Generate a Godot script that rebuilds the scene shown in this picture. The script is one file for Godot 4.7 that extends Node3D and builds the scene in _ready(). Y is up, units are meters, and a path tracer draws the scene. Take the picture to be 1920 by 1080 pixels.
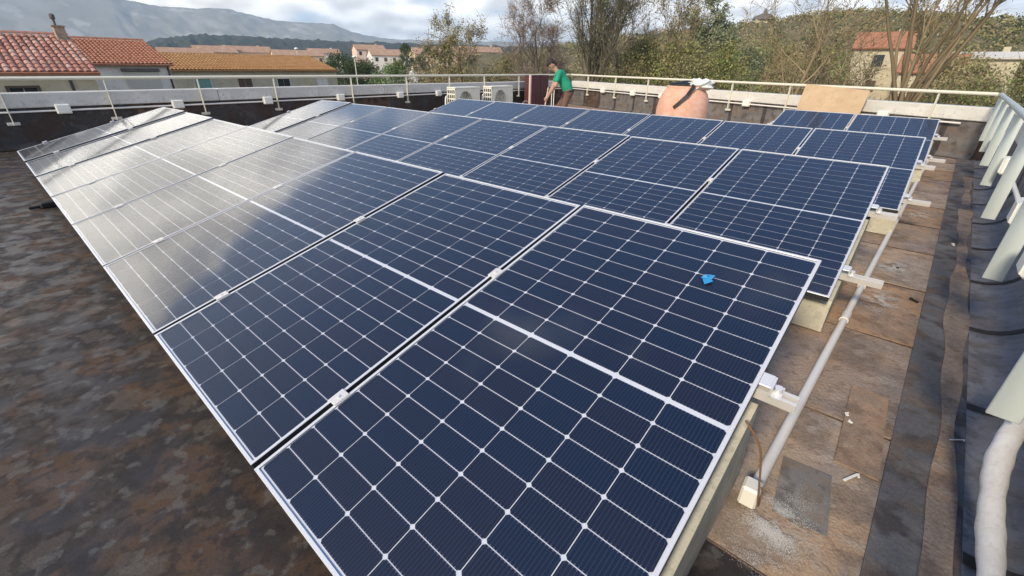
extends Node3D

# ---------------------------------------------------------------- mesh builder
class MB:
	var v := PackedVector3Array()
	var n := PackedVector3Array()
	var c := PackedColorArray()
	var uv := PackedVector2Array()
	var ix := PackedInt32Array()
	var col := Color(1, 1, 1)
	func tri(a: Vector3, b: Vector3, d: Vector3) -> void:   # a, b, d counter-clockwise seen from outside
		var nn := (b - a).cross(d - a).normalized()
		var k := v.size()
		v.append(a); v.append(b); v.append(d)
		n.append(nn); n.append(nn); n.append(nn)
		c.append(col); c.append(col); c.append(col)
		uv.append(Vector2(0, 0)); uv.append(Vector2(1, 0)); uv.append(Vector2(1, 1))
		ix.append(k); ix.append(k + 2); ix.append(k + 1)
	func quad(a: Vector3, b: Vector3, d: Vector3, e: Vector3) -> void:
		var nn := (d - a).cross(e - b).normalized()
		var k := v.size()
		v.append(a); v.append(b); v.append(d); v.append(e)
		for i in 4:
			n.append(nn); c.append(col)
		uv.append(Vector2(0, 0)); uv.append(Vector2(1, 0)); uv.append(Vector2(1, 1)); uv.append(Vector2(0, 1))
		ix.append(k); ix.append(k + 2); ix.append(k + 1); ix.append(k); ix.append(k + 3); ix.append(k + 2)
	func hexa(p: Array) -> void:   # p[0..3] bottom ring counter-clockwise seen from above, p[4..7] top ring
		quad(p[3], p[2], p[1], p[0]); quad(p[4], p[5], p[6], p[7])
		for i in 4:
			var j := (i + 1) % 4
			quad(p[i], p[j], p[4 + j], p[4 + i])
	func box(ctr: Vector3, size: Vector3, b := Basis.IDENTITY, bev := 0.0) -> void:
		var h := size * 0.5
		if bev <= 0.0:
			var p := []
			for y in [-1.0, 1.0]:
				for q in [[-1.0, 1.0], [1.0, 1.0], [1.0, -1.0], [-1.0, -1.0]]:
					p.append(ctr + b * Vector3(q[0] * h.x, y * h.y, q[1] * h.z))
			hexa(p)
			return
		var hx := h.x - bev
		var hy := h.y - bev
		var hz := h.z - bev
		for s in [-1.0, 1.0]:
			face(ctr, b, Vector3(s * h.x, 0, 0), Vector3(0, hy, 0), Vector3(0, 0, hz))
			face(ctr, b, Vector3(0, s * h.y, 0), Vector3(0, 0, hz), Vector3(hx, 0, 0))
			face(ctr, b, Vector3(0, 0, s * h.z), Vector3(hx, 0, 0), Vector3(0, hy, 0))
			for t in [-1.0, 1.0]:
				strip(ctr, b, Vector3(s * h.x, t * hy, 0), Vector3(s * hx, t * h.y, 0), Vector3(0, 0, hz))
				strip(ctr, b, Vector3(0, s * h.y, t * hz), Vector3(0, s * hy, t * h.z), Vector3(hx, 0, 0))
				strip(ctr, b, Vector3(s * hx, 0, t * h.z), Vector3(s * h.x, 0, t * hz), Vector3(0, hy, 0))
				for u in [-1.0, 1.0]:
					otri(ctr, b, Vector3(s * h.x, t * hy, u * hz), Vector3(s * hx, t * h.y, u * hz), Vector3(s * hx, t * hy, u * h.z))
	func face(ctr: Vector3, b: Basis, o: Vector3, x: Vector3, y: Vector3) -> void:
		oquad(ctr, b, o - x - y, o + x - y, o + x + y, o - x + y)
	func strip(ctr: Vector3, b: Basis, p: Vector3, q: Vector3, l: Vector3) -> void:
		oquad(ctr, b, p - l, p + l, q + l, q - l)
	func oquad(ctr: Vector3, b: Basis, p0: Vector3, p1: Vector3, p2: Vector3, p3: Vector3) -> void:
		if (p2 - p0).cross(p3 - p1).dot(p0 + p2) >= 0.0:
			quad(ctr + b * p0, ctr + b * p1, ctr + b * p2, ctr + b * p3)
		else:
			quad(ctr + b * p3, ctr + b * p2, ctr + b * p1, ctr + b * p0)
	func otri(ctr: Vector3, b: Basis, p0: Vector3, p1: Vector3, p2: Vector3) -> void:
		if (p1 - p0).cross(p2 - p0).dot(p0) >= 0.0:
			tri(ctr + b * p0, ctr + b * p1, ctr + b * p2)
		else:
			tri(ctr + b * p0, ctr + b * p2, ctr + b * p1)
	func tube(path: PackedVector3Array, rad: PackedFloat32Array, sides := 8, caps := true) -> void:
		var m := path.size()
		var side := Vector3.ZERO
		var base := v.size()
		for i in m:
			var d := (path[mini(i + 1, m - 1)] - path[maxi(i - 1, 0)]).normalized()
			if side == Vector3.ZERO:
				side = d.cross(Vector3.UP if absf(d.y) < 0.9 else Vector3.RIGHT).normalized()
			side = (side - d * side.dot(d)).normalized()
			var up := d.cross(side)
			for k in sides:
				var a := TAU * k / sides
				var o := side * cos(a) + up * sin(a)
				v.append(path[i] + o * rad[i]); n.append(o); c.append(col); uv.append(Vector2(float(k) / sides, i))
		for i in m - 1:
			for k in sides:
				var a0 := base + i * sides + k
				var a1 := base + i * sides + (k + 1) % sides
				ix.append(a0); ix.append(a0 + sides); ix.append(a1)
				ix.append(a1); ix.append(a0 + sides); ix.append(a1 + sides)
		if caps:
			for e in 2:
				var i0 := 0 if e == 0 else m - 1
				var nn := (path[0] - path[1]).normalized() if e == 0 else (path[m - 1] - path[m - 2]).normalized()
				var k0 := v.size()
				for k in sides:
					v.append(v[base + i0 * sides + k]); n.append(nn); c.append(col); uv.append(Vector2.ZERO)
				for k in range(1, sides - 1):
					if e == 0:
						ix.append(k0); ix.append(k0 + k); ix.append(k0 + k + 1)
					else:
						ix.append(k0); ix.append(k0 + k + 1); ix.append(k0 + k)
	func rod(a: Vector3, b: Vector3, ra: float, rb := -1.0, sides := 8) -> void:
		tube(PackedVector3Array([a, b]), PackedFloat32Array([ra, rb if rb >= 0.0 else ra]), sides)
	func lathe(prof: Array, sides := 24, ctr := Vector3.ZERO) -> void:   # prof of Vector2(radius, y), bottom to top
		var base := v.size()
		var m := prof.size()
		for i in m:
			var t: Vector2 = prof[mini(i + 1, m - 1)] - prof[maxi(i - 1, 0)]
			var nr := Vector2(t.y, -t.x).normalized()
			for k in sides:
				var a := TAU * k / sides
				v.append(ctr + Vector3(prof[i].x * cos(a), prof[i].y, prof[i].x * sin(a)))
				n.append(Vector3(nr.x * cos(a), nr.y, nr.x * sin(a))); c.append(col); uv.append(Vector2(float(k) / sides, float(i) / m))
		for i in m - 1:
			for k in sides:
				var a0 := base + i * sides + k
				var a1 := base + i * sides + (k + 1) % sides
				ix.append(a0); ix.append(a1); ix.append(a0 + sides)
				ix.append(a1); ix.append(a1 + sides); ix.append(a0 + sides)
	func prism(poly: PackedVector2Array, z0: float, z1: float) -> void:   # polygon in x, y (counter-clockwise seen from +z), pushed along z
		var t := Geometry2D.triangulate_polygon(poly)
		for i in range(0, t.size(), 3):
			var a := poly[t[i]]
			var b := poly[t[i + 1]]
			var d := poly[t[i + 2]]
			if (b - a).cross(d - a) < 0.0:
				var s := b
				b = d
				d = s
			tri(Vector3(a.x, a.y, z1), Vector3(b.x, b.y, z1), Vector3(d.x, d.y, z1))
			tri(Vector3(a.x, a.y, z0), Vector3(d.x, d.y, z0), Vector3(b.x, b.y, z0))
		for i in poly.size():
			var p := poly[i]
			var q := poly[(i + 1) % poly.size()]
			quad(Vector3(p.x, p.y, z0), Vector3(q.x, q.y, z0), Vector3(q.x, q.y, z1), Vector3(p.x, p.y, z1))
	func mesh() -> ArrayMesh:
		var a := []
		a.resize(Mesh.ARRAY_MAX)
		a[Mesh.ARRAY_VERTEX] = v; a[Mesh.ARRAY_NORMAL] = n; a[Mesh.ARRAY_COLOR] = c; a[Mesh.ARRAY_TEX_UV] = uv; a[Mesh.ARRAY_INDEX] = ix
		var m := ArrayMesh.new()
		m.add_surface_from_arrays(Mesh.PRIMITIVE_TRIANGLES, a)
		return m

var rng := RandomNumberGenerator.new()
var taken := {}
var M := {}

func rf(a: float, b: float) -> float:
	return rng.randf_range(a, b)

func numbered(called: String) -> String:
	taken[called] = taken.get(called, -1) + 1
	return called if taken[called] == 0 else "%s_%03d" % [called, taken[called]]

func tag(o: Node, label: String, category: String, group := "", kind := "") -> Node:
	if label: o.set_meta("label", label)
	if category: o.set_meta("category", category)
	if group: o.set_meta("group", group)
	if kind: o.set_meta("kind", kind)
	return o

func thing(called: String, label: String, category: String, at := Vector3.ZERO, turn := 0.0, group := "") -> Node3D:
	var o := Node3D.new()
	o.name = numbered(called)
	add_child(o, true)
	o.position = at
	o.rotation.y = turn
	tag(o, label, category, group)
	return o

func part(called: String, b, mat: Material, parent: Node, at := Vector3.ZERO) -> MeshInstance3D:
	var o := MeshInstance3D.new()
	o.mesh = b.mesh() if b is MB else b
	o.material_override = mat
	o.position = at
	if parent == self:
		o.name = numbered(called)
	else:
		o.name = called
	parent.add_child(o, true)
	return o

func rgb(r: float, g: float, b: float) -> Color:   # linear base colour to what albedo_color takes
	return Color(r, g, b).linear_to_srgb()

func mat(r: float, g: float, b: float, rough := 0.8, metal := 0.0, spec := 0.5) -> StandardMaterial3D:
	var m := StandardMaterial3D.new()
	m.albedo_color = rgb(r, g, b)
	m.roughness = rough
	m.metallic = metal
	m.metallic_specular = spec
	return m

func vmat(rough := 0.85, back := 0.0) -> StandardMaterial3D:
	var m := StandardMaterial3D.new()
	m.vertex_color_use_as_albedo = true
	m.roughness = rough
	m.metallic_specular = 0.25
	if back > 0.0:
		m.backlight_enabled = true
		m.backlight = Color(back, back, back)
	return m

func noise_values(size: int, freq: float, oct: int, seed_: int, kind := FastNoiseLite.TYPE_SIMPLEX_SMOOTH) -> PackedByteArray:
	var f := FastNoiseLite.new()
	f.seed = seed_
	f.noise_type = kind
	f.frequency = freq
	f.fractal_octaves = oct
	var im := f.get_seamless_image(size, size, false, false, 0.15, true)
	im.convert(Image.FORMAT_L8)
	return im.get_data()

# a stained sheet: colours (linear) laid one over the other where a noise passes a level; [colour, which noise, from, to, strength]
func stained(size: int, base: Color, layers: Array, noises: Array, grain := 0.12) -> ImageTexture:
	var im := Image.create(size, size, true, Image.FORMAT_RGB8)
	var g := RandomNumberGenerator.new()
	g.seed = 99
	for y in size:
		for x in size:
			var k := y * size + x
			var r := base.r
			var gg := base.g
			var b := base.b
			for l in layers:
				var nz: PackedByteArray = noises[l[1]]
				var t := smoothstep(l[2], l[3], nz[k] / 255.0) * float(l[4])
				r += (l[0].r - r) * t
				gg += (l[0].g - gg) * t
				b += (l[0].b - b) * t
			var q := 1.0 + g.randf_range(-grain, grain)
			im.set_pixel(x, y, Color(r * q, gg * q, b * q).linear_to_srgb())
	im.generate_mipmaps()
	return ImageTexture.create_from_image(im)

func gray_tex(size: int, nz: PackedByteArray, lo: float, hi: float, a := 0.3, b := 0.7) -> ImageTexture:
	var im := Image.create(size, size, true, Image.FORMAT_L8)
	for y in size:
		for x in size:
			var t := lo + (hi - lo) * smoothstep(a, b, nz[y * size + x] / 255.0)
			im.set_pixel(x, y, Color(t, t, t))
	im.generate_mipmaps()
	return ImageTexture.create_from_image(im)

func stretched(nz: PackedByteArray, size: int, kx: int, ky: int) -> PackedByteArray:
	var o := PackedByteArray()
	o.resize(size * size)
	for y in size:
		for x in size:
			o[y * size + x] = nz[((y * ky) % size) * size + (x * kx) % size]
	return o

func bump_tex(size: int, nz: PackedByteArray, strength: float) -> ImageTexture:
	var im := Image.create_from_data(size, size, false, Image.FORMAT_L8, nz)
	im.convert(Image.FORMAT_RGBA8)
	im.bump_map_to_normal_map(strength)
	im.generate_mipmaps()
	return ImageTexture.create_from_image(im)

func tri_mat(tex: Texture2D, scale: float, rough: float, tint := Color.WHITE, rough_tex: Texture2D = null, bump: Texture2D = null, bump_scale := 1.0) -> StandardMaterial3D:
	var m := StandardMaterial3D.new()
	m.albedo_texture = tex
	m.albedo_color = tint
	m.uv1_triplanar = true
	m.uv1_world_triplanar = true
	m.uv1_scale = Vector3.ONE * scale
	m.roughness = rough
	m.metallic_specular = 0.4
	if rough_tex:
		m.roughness_texture = rough_tex
		m.roughness_texture_channel = BaseMaterial3D.TEXTURE_CHANNEL_RED
		m.roughness = 1.0
	if bump:
		m.normal_enabled = true
		m.normal_texture = bump
		m.normal_scale = bump_scale
	return m

# ---------------------------------------------------------------- numbers read off the place
const TILT := 0.255
const LOW := 0.285          # height of the panels' low edge
const PL := 1.903           # panel length up the slope
const PW := 1.128           # panel width
const STEP := 1.154         # panel pitch along a row
var ROW_X := [0.0, 2.681, 5.222, 8.373]
var ROW_Z := [0.0, 0.04, 0.216, 0.327]
var ROW_N := [8, 8, 7, 2]
const RAIL_S := [0.172, 0.62]

func _ready() -> void:
	rng.seed = 7
	# ------------------------------------------------ camera
	var cam := Camera3D.new()
	cam.name = "camera"
	cam.transform = Transform3D(Basis(Vector3(0.66047854, 0.01509116, 0.75069325), Vector3(0.32999141, 0.89223012, -0.3082711), Vector3(-0.6744433, 0.45132877, 0.5843189)), Vector3(-0.2151, 1.4503, 0.1232))
	cam.fov = 66.26
	cam.near = 0.05
	cam.far = 12000.0
	add_child(cam)
	cam.current = true
	# ------------------------------------------------ sky, sun, exposure
	var env := Environment.new()
	env.background_mode = Environment.BG_SKY
	var sky := Sky.new()
	var pano := PanoramaSkyMaterial.new()
	pano.panorama = sky_picture()
	pano.energy_multiplier = 1.0
	sky.sky_material = pano
	env.sky = sky
	env.tonemap_mode = Environment.TONE_MAPPER_LINEAR
	env.tonemap_exposure = 1.55
	env.sdfgi_enabled = true
	env.ssao_enabled = true
	env.ssil_enabled = true
	env.fog_enabled = true
	env.fog_density = 0.00032
	env.fog_light_color = Color(0.78, 0.89, 1.0)
	var we := WorldEnvironment.new()
	we.name = "environment"
	we.environment = env
	add_child(we)
	var sun := DirectionalLight3D.new()
	sun.name = "sun"
	sun.light_energy = 0.9
	sun.light_color = Color(1.0, 0.93, 0.82)
	sun.light_angular_distance = 9.0
	sun.shadow_enabled = true
	add_child(sun)
	sun.look_at_from_position(Vector3(-0.82, 0.56, 0.03) * 50.0, Vector3.ZERO)
	print("sky done")
	materials()
	print("materials done")
	roof_deck()
	walls()
	print("roof done")
	land()
	houses()
	print("land done")
	vegetation()
	print("trees done")
	solar_rows()
	print("panels done")
	roof_things()
	worker()
	small_things()
	print("all done")

func sky_picture() -> ImageTexture:
	var w := 1024
	var h := 512
	var f := FastNoiseLite.new()
	f.seed = 5
	f.noise_type = FastNoiseLite.TYPE_SIMPLEX_SMOOTH
	f.frequency = 1.0
	f.fractal_octaves = 5
	var im := Image.create(w, h, false, Image.FORMAT_RGBF)
	var to_sun := Vector3(-0.82, 0.56, 0.03).normalized()
	for y in h:
		var el := PI * 0.5 - PI * (y + 0.5) / h
		for x in w:
			var az := TAU * (x + 0.5) / w      # 0 is -z, a quarter turn on is +x
			var d := Vector3(sin(az) * cos(el), sin(el), -cos(az) * cos(el))
			var e := maxf(d.y, 0.0)
			# clear air
			var t := pow(1.0 - e, 2.6)
			var cr := lerpf(0.055, 0.60, t)
			var cg := lerpf(0.135, 0.76, t)
			var cb := lerpf(0.34, 0.92, t)
			# clouds on a flat layer
			var q := Vector2(d.x, d.z) / (e + 0.16)
			var nz := f.get_noise_2d(q.x * 0.9 + 3.0, q.y * 0.9) * 0.5 + 0.5
			var n2 := f.get_noise_2d(q.x * 2.2 + 31.0, q.y * 2.2 + 7.0) * 0.5 + 0.5
			var cover := 0.56 - 0.44 * smoothstep(0.12, 0.42, e) + 0.26 * smoothstep(0.1, -0.7, d.dot(Vector3(0.7, 0.1, -0.7)))  # last term: unseen cloud added behind the camera to lift ambient light
			# the bank of cloud low in the west
			var bank := smoothstep(0.45, 0.38, e + (nz - 0.5) * 0.25) * smoothstep(0.60, 0.90, d.dot(Vector3(-0.35, 0.1, -0.93).normalized()))
			cover = maxf(cover, bank * 1.1)
			var den := smoothstep(1.0 - cover - 0.10, 1.0 - cover + 0.16, nz * 0.72 + n2 * 0.28 + 0.10)
			var near_sun := exp(-pow(acos(clampf(d.dot(to_sun), -1, 1)) / 0.62, 2.0))
			var lum := lerpf(0.70, 1.22, smoothstep(0.32, 0.66, n2)) * (1.0 + 0.8 * near_sun + 0.42 * bank * smoothstep(0.05, 0.15, e))
			cr = lerpf(cr * (1.0 + 0.5 * near_sun), lum * (1.0 + 0.10 * near_sun + 0.07 * bank), den)
			cg = lerpf(cg * (1.0 + 0.5 * near_sun), lum * 1.0, den)
			cb = lerpf(cb * (1.0 + 0.4 * near_sun), lum * (1.0 - 0.08 * near_sun - 0.12 * bank), den)
			if d.y < 0.0:
				var s := smoothstep(0.0, 0.25, -d.y)
				cr = lerpf(cr, 0.16, s); cg = lerpf(cg, 0.15, s); cb = lerpf(cb, 0.13, s)
			im.set_pixel(x, y, Color(cr, cg, cb))
	return ImageTexture.create_from_image(im)

# ---------------------------------------------------------------- materials
func materials() -> void:
	var S := 512
	var n0 := noise_values(S, 0.006, 5, 1)
	var n1 := noise_values(S, 0.018, 5, 2)
	var n2 := noise_values(S, 0.05, 4, 3)
	var n3 := noise_values(S, 0.010, 5, 4)
	var fine := noise_values(S, 0.2, 3, 5)
	var streak := stretched(n1, S, 1, 2)
	M.bump_fine = bump_tex(S, fine, 2.0)
	M.bump_soft = bump_tex(S, n2, 3.0)
	var wet := gray_tex(S, n1, 0.42, 0.90, 0.3, 0.65)
	var dry := gray_tex(S, n1, 0.7, 1.0)
	var blot := noise_values(S, 0.013, 6, 21)
	var blot2 := noise_values(S, 0.03, 5, 22)
	var S2 := 1024
	var dark := stained(S2, Color(0.066, 0.054, 0.048), [[Color(0.098, 0.064, 0.045), 0, 0.40, 0.66, 0.9], [Color(0.038, 0.035, 0.036), 3, 0.44, 0.66, 0.85], [Color(0.12, 0.070, 0.040), 5, 0.54, 0.76, 0.65], [Color(0.14, 0.135, 0.13), 6, 0.60, 0.70, 0.6], [Color(0.036, 0.030, 0.029), 2, 0.50, 0.66, 0.65], [Color(0.125, 0.105, 0.09), 1, 0.64, 0.74, 0.5]], [noise_values(S2, 0.003, 7, 1), noise_values(S2, 0.009, 6, 2), noise_values(S2, 0.03, 5, 3), noise_values(S2, 0.005, 7, 4), PackedByteArray(), noise_values(S2, 0.0065, 8, 21), noise_values(S2, 0.02, 6, 22)], 0.28)
	M.roof_dark = tri_mat(dark, 0.40, 0.8, Color(0.92, 0.92, 0.91), wet, M.bump_soft, 0.12)
	var tan := stained(S, Color(0.39, 0.30, 0.225), [[Color(0.44, 0.305, 0.195), 0, 0.38, 0.70, 0.9], [Color(0.29, 0.245, 0.205), 3, 0.42, 0.70, 0.8], [Color(0.20, 0.152, 0.115), 5, 0.48, 0.78, 0.65], [Color(0.44, 0.385, 0.32), 6, 0.55, 0.80, 0.5], [Color(0.15, 0.105, 0.075), 2, 0.58, 0.85, 0.45]], [n0, n1, n2, n3, streak, blot, blot2], 0.20)
	M.roof_tan = tri_mat(tan, 0.55, 0.8, Color.WHITE, dry, M.bump_fine, 0.4)
	M.roof_tan2 = tri_mat(tan, 0.37, 0.8, Color(0.93, 0.92, 0.92), dry, M.bump_fine, 0.4)
	M.roof_tan3 = tri_mat(tan, 0.71, 0.8, Color(0.97, 0.92, 0.87), dry, M.bump_fine, 0.4)
	var graym := stained(S, Color(0.20, 0.20, 0.215), [[Color(0.26, 0.26, 0.27), 0, 0.40, 0.70, 0.8], [Color(0.14, 0.135, 0.14), 1, 0.45, 0.75, 0.8], [Color(0.22, 0.175, 0.14), 3, 0.55, 0.78, 0.5], [Color(0.10, 0.09, 0.09), 2, 0.6, 0.85, 0.5]], [n0, n1, n2, n3], 0.16)
	M.flash = tri_mat(graym, 0.6, 0.75, Color.WHITE, dry, M.bump_soft, 0.3)
	M.patch = tri_mat(graym, 0.9, 0.75, Color(1.0, 0.98, 0.93), dry)
	var darkb := stained(S, Color(0.045, 0.042, 0.042), [[Color(0.085, 0.080, 0.080), 1, 0.5, 0.66, 0.8], [Color(0.05, 0.030, 0.022), 0, 0.52, 0.64, 0.7]], [n0, n1], 0.2)
	M.lap = tri_mat(darkb, 0.7, 0.6, Color.WHITE, dry)
	M.up_dark = tri_mat(darkb, 0.45, 0.6, Color.WHITE, wet, M.bump_soft, 0.4)
	var brownw := stained(S, Color(0.085, 0.055, 0.042), [[Color(0.13, 0.09, 0.07), 0, 0.5, 0.64, 0.7], [Color(0.04, 0.03, 0.028), 1, 0.50, 0.64, 0.8]], [n0, n1], 0.2)
	M.up_brown = tri_mat(brownw, 0.5, 0.7, Color.WHITE, dry, M.bump_soft, 0.4)
	var grayw := stained(S, Color(0.13, 0.125, 0.125), [[Color(0.18, 0.175, 0.17), 0, 0.42, 0.70, 0.7], [Color(0.075, 0.065, 0.062), 1, 0.46, 0.74, 0.8], [Color(0.17, 0.12, 0.085), 3, 0.52, 0.76, 0.6]], [n0, n1, n2, n3], 0.2)
	M.up_gray = tri_mat(grayw, 0.5, 0.7, Color.WHITE, dry, M.bump_soft, 0.4)
	var conc := stained(S, Color(0.60, 0.59, 0.55), [[Color(0.68, 0.67, 0.63), 0, 0.48, 0.64, 0.8], [Color(0.50, 0.49, 0.45), 1, 0.54, 0.74, 0.6], [Color(0.30, 0.29, 0.26), 2, 0.66, 0.78, 0.4]], [n0, n1, n2], 0.06)
	M.beam = tri_mat(conc, 0.5, 0.8, Color.WHITE, null, M.bump_fine, 0.25)
	var ball := stained(S, Color(0.50, 0.48, 0.38), [[Color(0.58, 0.55, 0.44), 0, 0.48, 0.64, 0.8], [Color(0.40, 0.38, 0.30), 1, 0.56, 0.70, 0.6], [Color(0.28, 0.25, 0.19), 2, 0.68, 0.80, 0.4]], [n0, n1, n2], 0.06)
	M.ballast = tri_mat(ball, 0.9, 0.85, Color.WHITE, null, M.bump_fine, 0.3)
	var clay := stained(S, Color(0.57, 0.29, 0.19), [[Color(0.64, 0.38, 0.28), 0, 0.48, 0.64, 0.8], [Color(0.52, 0.21, 0.12), 1, 0.54, 0.70, 0.6], [Color(0.62, 0.46, 0.38), 2, 0.64, 0.78, 0.4]], [n0, n1, n2], 0.05)
	M.clay = tri_mat(clay, 0.9, 0.8, Color.WHITE, null, M.bump_fine, 0.2)
	var card := stained(S, Color(0.54, 0.40, 0.26), [[Color(0.59, 0.45, 0.30), 0, 0.48, 0.64, 0.8], [Color(0.47, 0.32, 0.18), 1, 0.56, 0.70, 0.5]], [n0, n1], 0.04)
	M.card = tri_mat(card, 0.6, 0.9)
	var plaster := stained(S, Color(0.74, 0.72, 0.68), [[Color(0.80, 0.79, 0.76), 0, 0.48, 0.64, 0.8], [Color(0.60, 0.57, 0.50), 1, 0.58, 0.72, 0.5]], [n0, n1], 0.05)
	M.plaster = tri_mat(plaster, 0.25, 0.9, Color(0.84, 0.81, 0.72))
	M.plaster_white = tri_mat(plaster, 0.2, 0.9)
	M.plaster_pink = tri_mat(plaster, 0.2, 0.9, Color(1.0, 0.90, 0.83))
	M.plaster_cream = tri_mat(plaster, 0.2, 0.9, Color(1.0, 0.92, 0.77))
	M.wrap = tri_mat(plaster, 3.0, 0.85, Color.WHITE, null, M.bump_soft, 0.8)
	var ground := stained(S, Color(0.085, 0.085, 0.04), [[Color(0.13, 0.10, 0.06), 0, 0.48, 0.62, 0.8], [Color(0.05, 0.07, 0.025), 1, 0.50, 0.64, 0.8], [Color(0.2, 0.17, 0.12), 3, 0.62, 0.72, 0.6]], [n0, n1, n2, n3], 0.25)
	M.ground = tri_mat(ground, 0.03, 0.95)
	var hilly := stained(S, Color(0.15, 0.125, 0.07), [[Color(0.20, 0.155, 0.10), 0, 0.44, 0.66, 0.85], [Color(0.10, 0.12, 0.05), 1, 0.50, 0.64, 0.8], [Color(0.06, 0.075, 0.03), 2, 0.55, 0.7, 0.7]], [n0, n1, n2, n3], 0.25)
	M.hill = tri_mat(hilly, 0.055, 0.95)
	var wood := stained(S, Color(0.022, 0.034, 0.018), [[Color(0.04, 0.05, 0.026), 1, 0.48, 0.62, 0.8], [Color(0.05, 0.04, 0.026), 0, 0.56, 0.68, 0.7], [Color(0.012, 0.02, 0.012), 2, 0.55, 0.7, 0.7]], [n0, n1, n2], 0.3)
	M.wooded = tri_mat(wood, 0.012, 0.95)
	var mount := stained(S, Color(0.27, 0.265, 0.22), [[Color(0.33, 0.32, 0.28), 0, 0.40, 0.70, 0.7], [Color(0.20, 0.215, 0.15), 1, 0.42, 0.74, 0.8], [Color(0.52, 0.50, 0.46), 3, 0.72, 0.80, 0.8]], [n0, n1, n2, n3], 0.08)
	M.mountain = tri_mat(mount, 0.0014, 0.95)
	# roof tiles, several firings of the same clay
	M.tiles = []
	for t in [Vector3(0.42, 0.185, 0.125), Vector3(0.48, 0.235, 0.165), Vector3(0.37, 0.155, 0.105), Vector3(0.45, 0.205, 0.14), Vector3(0.33, 0.17, 0.12), Vector3(0.50, 0.28, 0.20)]:
		M.tiles.append(tri_mat(clay, 1.1, 0.85, Color(pow(t.x / 0.58, 0.45), pow(t.y / 0.27, 0.45), pow(t.z / 0.165, 0.45))))
	var potclay := stained(S, Color(0.66, 0.36, 0.25), [[Color(0.72, 0.46, 0.36), 0, 0.46, 0.62, 0.8], [Color(0.60, 0.29, 0.18), 1, 0.54, 0.70, 0.6], [Color(0.70, 0.58, 0.52), 2, 0.60, 0.76, 0.5]], [n0, n1, n2], 0.05)
	M.tile_far = tri_mat(clay, 0.5, 0.9, Color(0.82, 0.76, 0.72))
	M.tile_orange = tri_mat(clay, 0.35, 0.9, Color(0.80, 0.82, 0.66))
	M.pot = tri_mat(potclay, 0.9, 0.8, Color.WHITE, null, M.bump_fine, 0.2)
	M.tile_town = tri_mat(clay, 0.1, 0.9, Color(0.86, 0.94, 0.94))
	# panel parts
	M.alu = mat(0.74, 0.75, 0.76, 0.38, 0.25)
	M.frame_side = mat(0.05, 0.053, 0.058, 0.45, 0.3)
	M.alu_white = mat(0.74, 0.72, 0.68, 0.42, 0.25)
	M.backsheet = mat(0.66, 0.69, 0.74, 0.5)
	M.cells = []
	for t in [Vector3(0.0050, 0.0078, 0.019), Vector3(0.0072, 0.0080, 0.018), Vector3(0.0040, 0.0085, 0.023)]:
		var cm := StandardMaterial3D.new()
		cm.albedo_texture = cell_picture(t)
		cm.roughness = 0.4
		M.cells.append(cm)
	var gl := StandardMaterial3D.new()
	gl.albedo_color = Color(0.10, 0.13, 0.22, 0.02)
	gl.transparency = BaseMaterial3D.TRANSPARENCY_ALPHA
	gl.roughness = 0.06
	gl.metallic_specular = 0.5
	gl.cull_mode = BaseMaterial3D.CULL_DISABLED
	M.glass = gl
	M.white_paint = mat(0.72, 0.72, 0.66, 0.5)
	M.cream_paint = mat(0.70, 0.68, 0.56, 0.55)
	M.pale_green = mat(0.50, 0.56, 0.54, 0.5)
	M.plastic_white = mat(0.78, 0.78, 0.72, 0.4)
	M.pvc = mat(0.76, 0.74, 0.70, 0.4)
	M.black = mat(0.012, 0.012, 0.013, 0.6)
	M.dark_metal = mat(0.05, 0.05, 0.052, 0.5)
	M.maroon = mat(0.075, 0.02, 0.022, 0.6)
	M.ac_white = mat(0.70, 0.70, 0.62, 0.45)
	M.window = mat(0.03, 0.035, 0.04, 0.1)
	M.shutter_teal = mat(0.16, 0.33, 0.28, 0.6)
	M.shutter_brown = mat(0.09, 0.06, 0.04, 0.7)
	M.trim = mat(0.62, 0.60, 0.54, 0.8)
	M.leaf = vmat(0.8, 0.5)
	M.bark = vmat(0.9)
	M.white_flakes = mat(0.72, 0.71, 0.67, 0.95)

func cell_picture(t: Vector3) -> ImageTexture:
	var im := Image.create(192, 96, true, Image.FORMAT_RGB8)
	for y in 96:
		for x in 192:
			var k := 1.0
			var line := x % 12
			var a := 0.0
			if line == 5 or line == 6: a = 0.03
			if (line >= 4 and line <= 7) and (y < 4 or y > 91): a = 0.10
			if y % 4 == 0: k = 1.08
			im.set_pixel(x, y, Color(t.x * k + a, t.y * k + a, t.z * k + a * 1.3).linear_to_srgb())
	im.generate_mipmaps()
	return ImageTexture.create_from_image(im)

# ---------------------------------------------------------------- the roof we stand on
func right_edge(x: float) -> float:   # line of the rail along the near side
	return 0.53 + 0.0365 * x

func back_edge(z: float) -> float:
	return 16.6 + (z + 11.42) / (0.95 + 11.42) * (11.6 - 16.6)

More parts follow.
